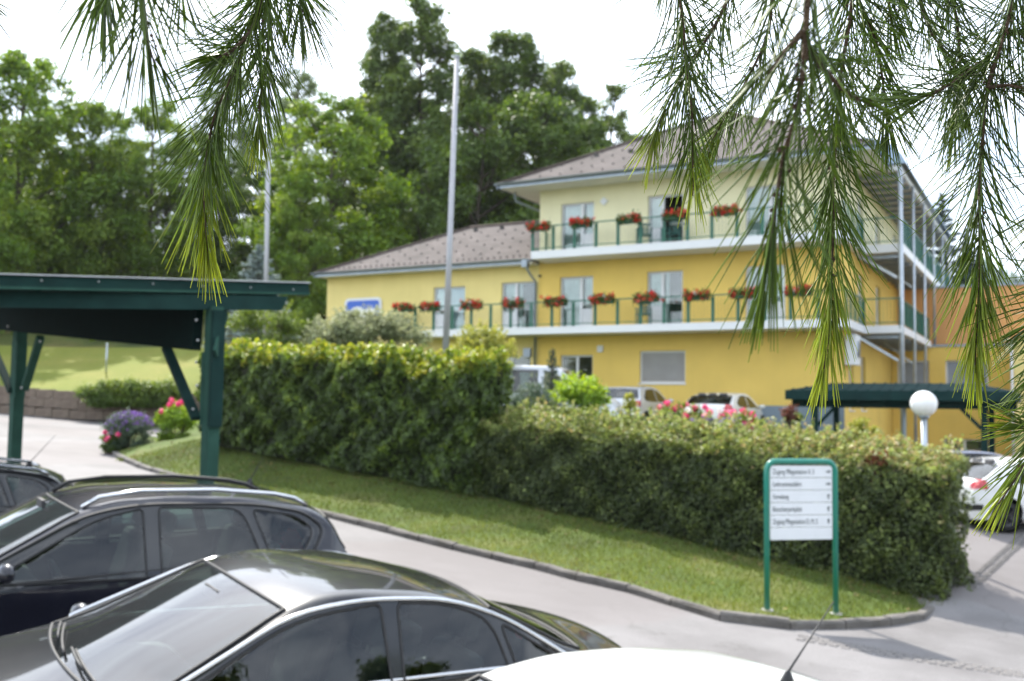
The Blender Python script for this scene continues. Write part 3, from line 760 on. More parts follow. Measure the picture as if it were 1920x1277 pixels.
lf_yel = M_leaf('leaf_yellowgreen', [(0, (.11, .14, .02)), (.5, (.22, .26, .04)), (1, (.36, .36, .09))], .5, .4)
lf_blue = M_leaf('leaf_bluegreen', [(0, (.04, .065, .04)), (.5, (.08, .12, .075)), (1, (.15, .2, .13))], .6, .2)
lf_red = M_leaf('leaf_red', [(0, (.05, .045, .02)), (.5, (.13, .05, .03)), (1, (.26, .10, .05))], .5, .3)
fl_pink = M_leaf('petal_pink', [(0, (.55, .03, .14)), (.5, (.75, .08, .22)), (1, (.85, .3, .4))], .5, .3, .2)
fl_red = M_leaf('petal_red', [(0, (.55, .012, .01)), (.6, (.80, .06, .03)), (1, (.85, .2, .1))], .5, .25, .2)
fl_white = M_leaf('petal_white', [(0, (.6, .58, .55)), (1, (.85, .83, .8))], .5, .3, .1)
fl_violet = M_leaf('petal_violet', [(0, (.14, .07, .24)), (.6, (.24, .13, .38)), (1, (.35, .23, .5))], .6, .3, .3)

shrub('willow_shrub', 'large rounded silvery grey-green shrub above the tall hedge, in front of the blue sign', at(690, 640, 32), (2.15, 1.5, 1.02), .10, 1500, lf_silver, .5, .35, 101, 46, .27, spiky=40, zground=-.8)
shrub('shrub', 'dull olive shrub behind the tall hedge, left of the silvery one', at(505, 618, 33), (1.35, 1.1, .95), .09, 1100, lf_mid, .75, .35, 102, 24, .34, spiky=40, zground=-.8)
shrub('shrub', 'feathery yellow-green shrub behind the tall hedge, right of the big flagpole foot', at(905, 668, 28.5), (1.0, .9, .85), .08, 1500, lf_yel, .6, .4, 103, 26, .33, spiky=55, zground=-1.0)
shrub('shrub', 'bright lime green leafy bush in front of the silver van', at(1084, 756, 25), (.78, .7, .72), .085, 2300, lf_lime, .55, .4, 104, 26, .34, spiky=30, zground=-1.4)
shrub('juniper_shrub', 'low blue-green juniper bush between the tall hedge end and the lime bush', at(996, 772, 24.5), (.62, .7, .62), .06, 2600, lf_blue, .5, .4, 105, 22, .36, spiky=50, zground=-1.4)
# young conifer
def conifer(name, label, px, ptop, Y, zg, w, mat, n=9000, leaf=.12, seed=9, tint=.5, layers=11, asp=.3):
    rg = np.random.default_rng(seed); top = at(px, ptop, Y); h = top.z - zg
    t = thing(name, label, 'tree', (top.x, Y, zg)); P = []; Nn = []; T = []; mb = MB(); mb.tube([(0, 0, -.3), (0, 0, h * .97)], [h * .02 + .02, .01], 7)
    for k in range(layers * 7):
        f = (k + rg.random()) / (layers * 7); z = h * (.06 + .9 * f); ln = w * (1 - f) ** .85 * rg.uniform(.75, 1.15) + .05; a_ = k * 2.4 + rg.uniform(-.3, .3)
        m_ = max(6, int(n / (layers * 7) * (ln / w) * 2)); u = rg.random(m_) ** .7
        droop = .12 * u * ln - .25 * u * u * ln * (1 - f)
        wd = rg.normal(0, .12 * ln + .02, m_) * (1 - .6 * u)
        P.append(np.column_stack([cos(a_) * u * ln - sin(a_) * wd, sin(a_) * u * ln + cos(a_) * wd, z + .25 * u * ln * (f - .2) + droop + rg.normal(0, .03, m_)]))
        Nn.append(rg.normal(0, .6, (m_, 3)) + [0, 0, 1]); T.append(np.clip(tint + .4 * (u - .5) + rg.normal(0, .1, m_), 0, 1))
        mb.tube([(0, 0, z), (cos(a_) * ln * .8, sin(a_) * ln * .8, z + .05)], [.012 * h / 4 + .006, .004], 4, False)
    mb.obj('trunk', m_bark, t); link('crown', leaf_mesh('crown', np.concatenate(P), np.concatenate(Nn), leaf, mat, np.concatenate(T), asp=asp, rg=rg), t)
    return t
lf_spruce = M_leaf('needle_blue_spruce', [(0, (.11, .15, .15)), (.5, (.22, .28, .27)), (1, (.38, .44, .42))], .6, .15)
conifer('blue_spruce', 'pale blue spruce showing above the green carport roof, at the thin flagpole foot', 486, 446, 47, -.4, 3.1, lf_spruce, 26000, .2, 12, .5, 18)
conifer('young_conifer', 'small dark young conifer standing in front of the silver van', 1036, 648, 27, -1.1, .55, lf_blue, 4200, .07, 13, .25, 10)
conifer('spruce_tree', 'dark spruce tree on the far right beyond the gallery', 1765, 345, 100, -2, 6.5, lf_far, 16000, .7, 14, .3, 16)
conifer('spruce_tree', 'second dark spruce right of the gallery end, shorter than its neighbour', 1812, 415, 105, -2, 5.5, lf_far, 14000, .7, 15, .3, 16)

# hedge growing over the retaining wall
t, c, r_, o = shrub('overhanging_shrub', 'low ragged hedge growing over the top of the brown retaining wall', at(245, 739, 44.6), (2.9, .7, .6), .12, 1300, lf_mid, .65, .4, 106, 40, .3, 'hedge')
# lavender and roses at the left kerb end
t, c, r_, o = shrub('lavender_bush', 'rounded lavender bush with violet bloom at the bend of the kerb', at(243, 812, 29.2), (.74, .7, .62), .055, 3500, lf_blue, .6, .3, 107, 26, .36, spiky=40)
rg = np.random.default_rng(8)
d = rg.normal(size=(330, 3)); d /= np.linalg.norm(d, axis=1, keepdims=True); d[:, 2] = np.abs(d[:, 2]); d = d[(d[:, 2] > .35) | (rg.random(330) < .12)]
blossoms(t, o, c + d * r_ * 1.02, .07, fl_violet, 8, rg)
t, c, r_, o = shrub('rose_bush', 'light green rose bush with a few pink-red blooms beside the lavender', at(330, 800, 29.6), (.64, .6, .66), .07, 2600, lf_lime, .45, .4, 108, 24, .36, spiky=20)
blossoms(t, o, [at(*q) for q in ((322, 750, 29.5), (333, 757, 29.4), (341, 755, 29.6), (318, 760, 29.4), (303, 772, 29.2))], .16, fl_pink, 26, rg)
t, c, r_, o = shrub('rose_bush', 'small low rose with red blooms at the front of the lavender bush', at(207, 828, 28.8), (.28, .3, .3), .06, 3000, lf_mid, .6, .4, 109, 12, .45)
blossoms(t, o, [at(*q) for q in ((197, 811, 28.6), (203, 820, 28.5), (222, 815, 28.5), (199, 824, 28.5))], .13, fl_pink, 24, rg)
# flower bed behind the low hedge
ROSE = [(1250, 756, 20.5), (1262, 768, 20.3), (1273, 764, 20.6), (1238, 764, 20.6), (1289, 760, 20.4), (1302, 765, 20.3), (1331, 772, 20), (1322, 764, 20.2), (1370, 780, 19.6), (1380, 786, 19.5), (1394, 772, 19.6), (1402, 780, 19.5), (1412, 786, 19.5), (1410, 778, 19.7), (1392, 795, 19.3), (1398, 798, 19.2), (1408, 795, 19.4), (1352, 783, 19.7), (1362, 777, 19.8), (1415, 802, 19.3), (1408, 810, 19.1), (1285, 780, 20), (1322, 781, 20), (1375, 775, 19.7)]
t, c, r_, o = shrub('rose_bush', 'pink rose bush left part of the bed, in front of the silver hatchback', at(1278, 794, 20.4), (.62, .4, .38), .06, 2600, lf_mid, .7, .4, 110, 20, .38, spiky=25, zground=-1.6)
blossoms(t, o, [at(*q) for q in ROSE if q[0] < 1335], .13, fl_pink, 26, rg)
t, c, r_, o = shrub('rose_bush', 'pink rose bush with dense bright blooms, right part of the bed before the white hatchback', at(1385, 812, 19.4), (.55, .4, .4), .06, 2600, lf_mid, .7, .4, 111, 20, .38, spiky=25, zground=-1.8)
blossoms(t, o, [at(*q) for q in ROSE if q[0] >= 1335], .15, fl_pink, 30, rg)
blossoms(t, o, [at(*q) for q in ((1344, 797, 19.6), (1337, 795, 19.6), (1351, 793, 19.6), (1290, 768, 19.6), (1348, 770, 19.8))], .11, fl_white, 24, rg, 'white_flower')
t, c, r_, o = shrub('lavender_bush', 'dusky lavender clump among the roses behind the low hedge', at(1340, 812, 18.6), (.5, .3, .22), .05, 3600, lf_blue, .6, .3, 112, 16, .4, spiky=20, zground=-1.8)
blossoms(t, o, [tuple(c + np.array([rg.uniform(-.5, .5), rg.uniform(-.3, .1), rg.uniform(.05, .3)])) for _ in range(45)], .06, fl_violet, 8, rg)
fl_or = M_leaf('petal_orange', [(0, (.7, .2, .04)), (1, (.8, .5, .05))], .5, .3, .1)
blossoms(t, o, [at(*q) for q in ((1317, 806, 18.3), (1305, 806, 18.3), (1370, 800, 18.5), (1316, 802, 18.3))], .09, fl_or, 22, rg, 'orange_flower')
shrub('red_leaf_shrub', 'small plant with dark red leaves beyond the hedge, left of the green shelter', at(1478, 785, 22), (.13, .13, .40), .05, 2600, lf_red, .5, .4, 113, 12, .5, zground=-1.8)
shrub('shrub', 'small dark green pointed shrub beside the red-leaved plant', at(1490, 792, 22.4), (.2, .2, .3), .06, 5000, lf_dark, .5, .4, 114, 12, .5, zground=-1.8)
shrub('shrub', 'tuft of pale green shoots sticking up behind the low hedge before the green shelter', at(1615, 822, 18.2), (.3, .25, .32), .05, 4000, lf_yel, .45, .4, 115, 14, .4, spiky=30, zground=-1.9)
shrub('red_shoots', 'reddish shoots growing out of the low hedge top, right of the direction sign', hp(HLEN * .925, .3, -.86), (.22, .12, .2), .05, 1500, lf_red, .7, .5, 116, 9, .3, spiky=26)
shrub('shrub', 'grey-green stalky perennial right in front of the silver hatchback', at(1180, 768, 23), (.16, .16, .34), .05, 1800, lf_yel, .5, .3, 117, 9, .32, spiky=26, zground=-1.4)
# ================================================================== BUILDING
BA = radians(29)
BU = Vector((cos(BA), -sin(BA), 0)); BV = Vector((sin(BA), cos(BA), 0)); BP = at(1011, 500, 39.5); BP.z = 0
BZ = -.75
m_yel = M_plain('render_yellow', (.77, .54, .13), .85, var=.05, scale=.8, bump=.25, bscale=60, dirt=.12, dirtcol=(.45, .3, .07), dscale=.6, streak=.08)
m_yel2 = M_plain('render_light_yellow', (.76, .62, .24), .85, var=.05, scale=.8, bump=.25, bscale=60, dirt=.12, dirtcol=(.5, .38, .12), dscale=.6, streak=.08)
m_cream = M_plain('render_cream', (.78, .73, .47), .85, var=.05, scale=.8, bump=.25, bscale=60, dirt=.1, dirtcol=(.55, .48, .28), dscale=.6, streak=.08)
m_orange = M_plain('render_orange', (.66, .34, .13), .85, var=.06, scale=.8, bump=.25, bscale=60)
m_white = M_plain('white_paint', (.70, .71, .72), .5, var=.04, scale=2, dirt=.15, dirtcol=(.5, .5, .47), dscale=2)
m_soffit = M_plain('soffit', (.68, .66, .58), .7, var=.05, scale=2)
m_conc = M_plain('concrete', (.4, .39, .37), .85, var=.15, scale=1.5, bump=.3, dirt=.3, dirtcol=(.25, .24, .22))
m_grey = M_plain('grey_plinth', (.2, .25, .29), .8, var=.12, scale=1.2, bump=.3)
m_zinc = M_plain('zinc', (.27, .31, .35), .4, .75, var=.12, scale=4)
m_steel = M_plain('galvanised_steel', (.42, .46, .5), .4, .7, var=.12, scale=5)
m_bluem = M_plain('blue_grey_sheet', (.22, .29, .36), .35, .5, var=.15, scale=2)
m_green = M_plain('green_paint', (.01, .12, .075), .4, var=.12, scale=5)
m_dark = M_plain('dark_interior', (.03, .028, .026), .9)
m_curt = M_plain('curtain', (.72, .78, .74), .9, var=.12, scale=3)
m_curtw = M_plain('white_curtain', (.74, .8, .9), .9, var=.08, scale=3)
m_blind = M_plain('roller_blind', (.32, .31, .3), .7, var=.08, scale=2)
m_blind2 = M_plain('roller_blind_blue', (.3, .33, .38), .7, var=.08, scale=2)
m_wglass = M_glass('window_glass', (.88, .94, .93), 1.75)
def M_roof():
    m, N, L, b = mat_base('roof_tile')
    tc = N.new('ShaderNodeTexCoord'); br = N.new('ShaderNodeTexBrick')
    br.inputs['Scale'].default_value = 1; br.inputs['Brick Width'].default_value = .33; br.inputs['Row Height'].default_value = .22; br.inputs['Mortar Size'].default_value = .012
    br.inputs['Color1'].default_value = (.10, .088, .084, 1); br.inputs['Color2'].default_value = (.13, .112, .107, 1); br.inputs['Mortar'].default_value = (.1, .08, .07, 1)
    L.new(tc.outputs['UV'], br.inputs['Vector'])
    n = N.new('ShaderNodeTexNoise'); n.inputs['Scale'].default_value = .9; n.inputs['Detail'].default_value = 6; L.new(tc.outputs['Object'], n.inputs['Vector'])
    mr = N.new('ShaderNodeMapRange'); mr.inputs['From Min'].default_value = .3; mr.inputs['From Max'].default_value = .7; mr.inputs['To Min'].default_value = .85; mr.inputs['To Max'].default_value = 1.15
    L.new(n.outputs['Fac'], mr.inputs[0]); h = N.new('ShaderNodeHueSaturation'); L.new(br.outputs['Color'], h.inputs['Color']); L.new(mr.outputs[0], h.inputs['Value'])
    L.new(h.outputs[0], b.inputs['Base Color']); b.inputs['Roughness'].default_value = .9; b.inputs['Specular IOR Level'].default_value = .12
    bp = N.new('ShaderNodeBump'); bp.inputs['Strength'].default_value = .5; bp.inputs['Distance'].default_value = .02; L.new(br.outputs['Fac'], bp.inputs['Height']); bp.invert = True
    L.new(bp.outputs[0], b.inputs['Normal'])
    return m
m_roof = M_roof()

bld = thing('building', 'long yellow and cream three-storey building with brown hipped roofs and white balconies', 'building', (BP.x, BP.y, BZ), -BA)
def bl(u, v, z): return Vector((u, v, z - BZ))                      # building coordinates -> local
def bw(u, v, z): return Vector((BP.x, BP.y, 0)) + BU * u + BV * v + Vector((0, 0, z))   # -> world
def bmb(mb, name, mat, parent=bld, lab=None):
    for k in range(len(mb.v)): mb.v[k] = (mb.v[k][0], mb.v[k][1], mb.v[k][2] - BZ)
    return tag(mb.obj(name, mat, parent), lab)
def bbox(u0, u1, v0, v1, z0, z1, name, mat, lab=None, parent=bld, bev=0):
    return bmb(MB().box(u0, u1, v0, v1, z0, z1, bev=bev), name, mat, parent, lab)
FRONT = Matrix.Identity(4)
def SIDE(u): return Matrix(((0, -1, 0, u), (1, 0, 0, 0), (0, 0, 1, 0), (0, 0, 0, 1)))   # local (a, depth, z) -> (u-depth, a, z): wall facing +u
def PL(v): return Matrix.Translation((0, v, 0))
def wall(M, a0, a1, z0, z1, holes, mat, lab=None, depth=.16, parent=bld):
    A = sorted({a0, a1, *[h[0] for h in holes], *[h[1] for h in holes]}); Zs = sorted({z0, z1, *[h[2] for h in holes], *[h[3] for h in holes]})
    mb = MB()
    for i_ in range(len(A) - 1):
        for j_ in range(len(Zs) - 1):
            ca, cz = (A[i_] + A[i_ + 1]) / 2, (Zs[j_] + Zs[j_ + 1]) / 2
            if any(h[0] < ca < h[1] and h[2] < cz < h[3] for h in holes): continue
            mb.add([M @ Vector(p) for p in ((A[i_], 0, Zs[j_]), (A[i_ + 1], 0, Zs[j_]), (A[i_ + 1], 0, Zs[j_ + 1]), (A[i_], 0, Zs[j_ + 1]))], [(0, 1, 2, 3)])
    for h in holes:
        q = [(h[0], h[2]), (h[1], h[2]), (h[1], h[3]), (h[0], h[3])]
        for k in range(4):
            (xa, za), (xb, zb) = q[k], q[(k + 1) % 4]
            mb.add([M @ Vector(p) for p in ((xa, 0, za), (xb, 0, zb), (xb, depth, zb), (xa, depth, za))], [(0, 1, 2, 3)])
    mb.sm = [False] * len(mb.f)
    return bmb(mb, 'wall', mat, parent, lab)

def curtain_mesh(a0, a1, z0, z1, dep, mat, pleat=.09, amp=.02):
    n = max(6, int((a1 - a0) / pleat * 4)); mb = MB(); vs = []
    for k in range(n + 1):
        a_ = a0 + (a1 - a0) * k / n; d = dep + amp * sin(k * pi / 2) + amp * .4 * sin(k * 1.7)
        vs += [(a_, d, z0), (a_, d, z1)]
    mb.add(vs, [(2 * k, 2 * k + 2, 2 * k + 3, 2 * k + 1) for k in range(n)], True)
    return mb
def window(M, a0, a1, z0, z1, kind, lab=None, parent=bld):
    """frame set back in its opening, panes, curtains, dark room behind"""
    D = .11; fr = MB(); w = .065; W_ = a1 - a0
    def fb(x0, x1, y0, y1, d0=D, d1=D + .07): fr.box(x0, x1, d0, d1, y0, y1, M)
    fb(a0, a0 + w, z0, z1); fb(a1 - w, a1, z0, z1); fb(a0 + w, a1 - w, z1 - w, z1); fb(a0 + w, a1 - w, z0, z0 + w)
    panes = []; extra = []
    if kind in ('door_a', 'door_b', 'door_c', 'door_w'):      # two-leaf balcony door
        mu = a0 + W_ * {'door_a': .62, 'door_b': .42, 'door_c': .40, 'door_w': .44}[kind]
        fb(mu - .06, mu + .06, z0 + w, z1 - w, D - .012, D + .06)
        zm = z0 + .78
        if kind == 'door_a':
            panes += [(a0 + w, mu - .06, z0 + w, z1 - w), (mu + .06, a1 - w, zm, z1 - w)]; extra.append(('panel', (mu + .06, a1 - w, z0 + w, zm)))
        else:
            panes += [(a0 + w, mu - .06, zm, z1 - w)]; extra.append(('panel', (a0 + w, mu - .06, z0 + w, zm)))
            if kind != 'door_c': panes.append((mu + .06, a1 - w, z0 + w, z1 - w))
    elif kind == 'two':
        mu = (a0 + a1) / 2; fb(mu - .05, mu + .05, z0 + w, z1 - w, D - .012, D + .06); panes += [(a0 + w, mu - .05, z0 + w, z1 - w), (mu + .05, a1 - w, z0 + w, z1 - w)]
    elif kind in ('blind', 'blind_blue'):
        pass
    else: panes.append((a0 + w, a1 - w, z0 + w, z1 - w))
    f = bmb(fr, 'window', m_white, parent, lab)
    f['category'] = 'window'; del f['category']
    for (x0, x1, y0, y1) in panes: bmb(MB().box(x0, x1, D + .035, D + .043, y0, y1, M), 'pane', m_wglass, f)
    for nm, (x0, x1, y0, y1) in extra: bmb(MB().box(x0, x1, D + .02, D + .05, y0, y1, M), 'panel', m_white, f)
    if kind in ('blind', 'blind_blue'):
        mb = MB(); zz = z0 + w
        while zz < z1 - w - .01:
            mb.box(a0 + w, a1 - w, D + .02, D + .045, zz, min(zz + .105, z1 - w), M); zz += .115
        mb.box(a0 + w, a1 - w, D + .046, D + .05, z0 + w, z1 - w, M)
        bmb(mb, 'blind', m_blind if kind == 'blind' else m_blind2, f)
    else:
        def cur(x0, x1, mat, y0=z0 + .03, y1=z1 - .04, dep=D + .17):
            mb = curtain_mesh(x0, x1, y0, y1, dep, mat)
            for k in range(len(mb.v)): mb.v[k] = tuple(M @ Vector(mb.v[k]))
            bmb(mb, 'curtain', mat, f)
        if kind == 'door_a': cur(a0 + .05, mu - .02, m_curt); cur(mu + .1, a1 - .05, m_curt)
        if kind == 'door_w': cur(mu, a1 - .03, m_curtw); cur(a0 + .05, mu - .1, m_curt)
        if kind == 'door_b': cur(a0 + .05, mu - .1, m_curt); cur(mu + .05, mu + .2, m_curt)
        if kind == 'door_c': cur(a0 + .05, mu - .1, m_curt)
    if kind == 'door_c':      # the open leaf, swung inwards
        q = MB(); M2 = M @ Matrix.Translation((a1 - w, D + .05, 0)) @ Matrix.Rotation(radians(-78), 4, 'Z')
        wl = a1 - w - mu; q.box(-wl, -wl + .08, 0, .05, z0 + w, z1 - w, M2); q.box(-.08, 0, 0, .05, z0 + w, z1 - w, M2); q.box(-wl + .08, -.08, 0, .05, z1 - w - .09, z1 - w, M2); q.box(-wl + .08, -.08, 0, .05, z0 + w, z0 + w + .1, M2)
        bmb(q, 'leaf', m_white, f)
    r = MB(); r.box(a0 - .25, a1 + .25, D + .75, D + .8, z0 - .05, z1 + .15, M); r.box(a0 - .25, a0 - .2, D + .1, D + .8, z0 - .05, z1 + .15, M); r.box(a1 + .2, a1 + .25, D + .1, D + .8, z0 - .05, z1 + .15, M); r.box(a0 - .25, a1 + .25, D + .1, D + .8, z1 + .1, z1 + .15, M)
    bmb(r, 'room', m_dark, f)
    if kind in ('two', 'blind', 'one'):
        bmb(MB().box(a0 - .04, a1 + .04, -.04, D, z0 - .045, z0 - .002, M), 'sill', m_white, f)
    return f

UW = 11.8
F1, F2 = 3.02, 6.0     # floor levels of the two balconies
# openings: a0,a1,z0,z1,kind,label
low = [(1.0, 2.4, .72, 2.0, 'two'), (4.34, 6.15, .9, 2.12, 'blind')]
mid = [(.94, 2.38, F1 + .03, 5.11, 'door_a'), (4.62, 6.04, F1 + .03, 5.13, 'door_b'), (8.4, 9.83, F1 + .03, 5.13, 'door_a')]
top = [(.95, 2.39, F2 + .03, 8.05, 'door_a'), (4.64, 6.05, F2 + .03, 8.04, 'door_c'), (8.4, 9.83, F2 + .03, 8.04, 'door_a')]
wing = [(-5.1, -3.5, F1 + .03, 4.97, 'door_w'), (-1.75, -.2, F1 + .03, 5.02, 'door_b')]
H4 = lambda lst: [q[:4] for q in lst]
ws = [wall(FRONT, 0, UW, -2.7, 5.75, H4(low) + H4(mid), m_yel, 'golden yellow wall of the lower two storeys'), wall(FRONT, 0, UW, 5.75, 8.72, H4(top), m_cream, 'pale cream wall of the top storey'),
      wall(PL(.02), -10.9, 0, -.9, 5.72, H4(wing) + [(-2.1, -.35, .72, 2.0)], m_yel2, 'lighter yellow wall of the low left wing')]
for lst in (low, mid, top):
    for (a_, b_, c_, d_, k_) in lst: window(FRONT, a_, b_, c_, d_, k_)
for (a_, b_, c_, d_, k_) in wing: window(PL(.02), a_, b_, c_, d_, k_)
window(PL(.02), -2.1, -.35, .72, 2.0, 'two')
# other sides
wall(SIDE(UW), 0, 21, -2.7, 5.75, [(1.0, 1.9, -.0, 2.0), (3.4, 4.4, 0, 2.0), (3.0, 4.2, F1 + .03, 5.1), (7.0, 8.2, F1 + .03, 5.1)], m_yel)
wall(SIDE(UW), 0, 21, 5.75, 8.72, [(3.0, 4.2, F2 + .03, 8.05), (7.0, 8.2, F2 + .03, 8.05), (12, 13.2, F2 + .03, 8.05)], m_cream)
for (a_, b_, c_, d_, k_) in ((1.0, 1.9, 0, 2.0, 'one'), (3.4, 4.4, 0, 2.0, 'one'), (3.0, 4.2, F1 + .03, 5.1, 'door_a'), (7.0, 8.2, F1 + .03, 5.1, 'door_a'), (3.0, 4.2, F2 + .03, 8.05, 'door_a'), (7.0, 8.2, F2 + .03, 8.05, 'door_a'), (12, 13.2, F2 + .03, 8.05, 'door_a')):
    window(SIDE(UW), a_, b_, c_, d_, k_)
mb = MB()
for (p, q) in (((0, 0), (0, 21)), ((0, 21), (UW, 21))): mb.add([(p[0], p[1], -2.4), (q[0], q[1], -2.4), (q[0], q[1], 8.72), (p[0], p[1], 8.72)], [(0, 1, 2, 3)])
bmb(mb, 'wall', m_cream)
mb = MB()
for (p, q) in (((-10.9, .02), (-10.9, 9)), ((-10.9, 9), (-.01, 9))): mb.add([(p[0], p[1], -.9), (q[0], q[1], -.9), (q[0], q[1], 5.72), (p[0], p[1], 5.72)], [(0, 1, 2, 3)])
bmb(mb, 'wall', m_yel2)
bbox(8.75, UW + .02, -.05, -.002, -2.7, .12, 'plinth', m_grey)

# roofs
def roof(u0, u1, v0, v1, z, k, name='roof', t=.12, lead=None, endhip=True):
    hw = (v1 - v0) / 2 if (v1 - v0) <= (u1 - u0) or not endhip else (u1 - u0) / 2
    h = z + k * hw
    if (v1 - v0) <= (u1 - u0): r0, r1 = (u0 + hw, v0 + hw, h), (u1 - (hw if endhip else 0), v0 + hw, h)
    else: r0, r1 = (u0 + hw, v0 + hw, h), (u0 + hw, v1 - hw, h)
    c = [(u0, v0, z), (u1, v0, z), (u1, v1, z), (u0, v1, z), r0, r1]
    if (v1 - v0) <= (u1 - u0): fs = [(0, 1, 5, 4), (1, 2, 5), (2, 3, 4, 5), (3, 0, 4)]
    else: fs = [(0, 1, 4), (1, 2, 5, 4), (2, 3, 5), (3, 0, 4, 5)]
    me = bpy.data.meshes.new(name); me.from_pydata([bl(*p) for p in c], [], fs); me.materials.append(m_roof)
    uv = me.uv_layers.new(name='UV')
    for p in me.polygons:
        a_ = Vector(me.vertices[p.vertices[0]].co); b_ = Vector(me.vertices[p.vertices[1]].co); e = (b_ - a_).normalized(); n_ = p.normal; w_ = n_.cross(e)
        for li in p.loop_indices:
            q = me.vertices[me.loops[li].vertex_index].co - a_; uv.data[li].uv = (q.dot(e), q.dot(w_))
    o = link(name, me, bld)
    rd = MB()
    lng = (v1 - v0) <= (u1 - u0)
    for p, q in ((c[0], c[4]), (c[1], c[5] if lng else c[4]), (c[4], c[5]), (c[3], c[4] if lng else c[5]), (c[2], c[5])):
        if (Vector(p) - Vector(q)).length > .1: rd.tube([Vector(p) + Vector((0, 0, .03)), Vector(q) + Vector((0, 0, .03))], .075, 6)
    bmb(rd, 'ridge', m_roof, o)
    return o, c
r_main, cm = roof(-1.25, 13.05, -1.25, 14.0, 8.80, .55)
r_wing, cw = roof(-11.15, 1.0, -.62, 9.6, 5.80, .5, endhip=False)
# soffits, fascia and gutters
bbox(-1.2, 13.0, -1.2, 13.9, 8.66, 8.72, 'soffit', m_soffit)
bbox(-11.1, -.01, -.58, .01, 5.66, 5.72, 'soffit', m_soffit)
bbox(-11.1, -10.91, -.58, 9.5, 5.655, 5.715, 'soffit', m_soffit)
mb = MB()
for z, (pa, pb) in ((8.77, ((-1.32, -1.32), (13.1, -1.32))), (8.77, ((-1.32, -1.32), (-1.32, 14))), (5.77, ((-11.2, -.7), (-.15, -.7))), (5.77, ((-11.2, -.7), (-11.2, 9.6)))):
    a_, b_ = Vector((*pa, z)), Vector((*pb, z)); d = (b_ - a_).normalized(); nn = Vector((d.y, -d.x, 0))
    prof = [(cos(q) * .085, sin(q) * .085) for q in [pi + pi * k / 6 for k in range(7)]]
    base = len(mb.v)
    for e in (a_, b_):
        for (x_, z_) in prof: mb.v.append(tuple(e + nn * x_ + Vector((0, 0, z_ + .06))))
    for k in range(6): mb.f.append((base + k, base + k + 1, base + 7 + k + 1, base + 7 + k)); mb.sm.append(True)
    mb.box(min(a_.x, b_.x) - (0 if d.x else -.075), max(a_.x, b_.x) + (0 if d.x else .09), min(a_.y, b_.y) + (.075 if d.x else 0), max(a_.y, b_.y) + (.09 if d.x else 0), z - .13, z + .05)
bmb(mb, 'gutter', m_zinc)
mb = MB(); mb.tube([(-.28, -.66, 5.72), (-.28, -.66, 5.55), (-.12, -.5, 5.2), (-.09, -.1, 4.95), (-.09, -.1, -.6)], .05, 8)
mb.box(-.4, -.16, -.78, -.52, 5.5, 5.78)
bmb(mb, 'downpipe', m_zinc)
mb = MB(); mb.tube([(-1.0, -.3, 8.7), (-1.0, -.25, 8.3), (-.1, 1.2, 7.9), (-.1, 1.3, 7.0)], .05, 8); bmb(mb, 'downpipe', m_zinc)
# snow guards: small dark hooks in staggered rows
mb = MB(); rg = np.random.default_rng(4)
def guards(c0, c1, z, k, v0, rows, hip0, hip1, pitch):
    for r_ in range(rows):
        d = .45 + r_ * .62; 
        u_ = c0 + d * hip0 + .3 + (pitch / 2 if r_ % 2 else 0)
        while u_ < c1 - d * hip1 - .2:
            mb.box(u_ - .03, u_ + .03, v0 + d - .03, v0 + d + .02, z + k * d - .01, z + k * d + .05); u_ += pitch
guards(-11.15, .2, 5.8, .5, -.62, 7, 1, 0, .9); guards(-1.25, 13.05, 8.8, .55, -1.25, 8, 1, 1, .9)
guards(-11.15, .2, 5.8, .5, -.62, 1, 1, 0, .3)
tag(bmb(mb, 'snow_guard', M_plain('dark_metal', (.07, .06, .055), .6)), kind='stuff')
m_hook = M_plain('dark_metal2', (.05, .045, .04), .6)
for u_ in (-5.4, -4.0, -2.7, -1.4): bmb(MB().box(u_ - .07, u_ + .07, 3.85, 4.0, 8.0, 8.2), 'roof_hook', m_hook)
for u_ in (1.9, 3.4): bmb(MB().box(u_ - .08, u_ + .08, 1.2, 1.35, 10.05, 10.3), 'roof_hook', m_hook)

# balconies ------------------------------------------------------------
def slab(poly, z0, z1, name='balcony', lab=None):
    o = bmb(MB().prism(poly, z0, z1), name, m_white, bld, lab)
    return o
def inset(poly_open, d): pass
BF, BT = -1.42, -1.3
lowpoly = [(-6.0, BF), (12.2, BF), (12.2, 1.85), (13.45, 1.85), (13.45, 10.9), (UW + .01, 10.9), (UW + .01, -.01), (-6.0, -.01)]
b1 = slab(lowpoly, F1 - .27, F1, lab='long white balcony slab of the first floor that turns round the corner')
toppoly = [(.3, BT), (12.1, BT), (12.1, 2.3), (13.45, 2.3), (13.45, 20.6), (UW + .01, 20.6), (UW + .01, -.01), (.3, -.01)]
b2 = slab(toppoly, F2 - .3, F2, lab='white balcony slab of the second floor')
bbox(UW + .01, 13.4, 2.3, 20.6, 8.66, 8.86, 'canopy', m_white)
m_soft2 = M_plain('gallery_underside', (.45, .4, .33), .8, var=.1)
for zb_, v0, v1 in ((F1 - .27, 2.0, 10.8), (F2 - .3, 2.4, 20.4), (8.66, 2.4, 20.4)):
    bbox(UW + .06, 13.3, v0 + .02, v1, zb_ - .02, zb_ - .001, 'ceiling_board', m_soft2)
    v_ = v0 + .3
    while v_ < v1: bbox(UW + .05, 13.35, v_, v_ + .09, zb_ - .16, zb_ - .021, 'beam', m_zinc); v_ += 1.15
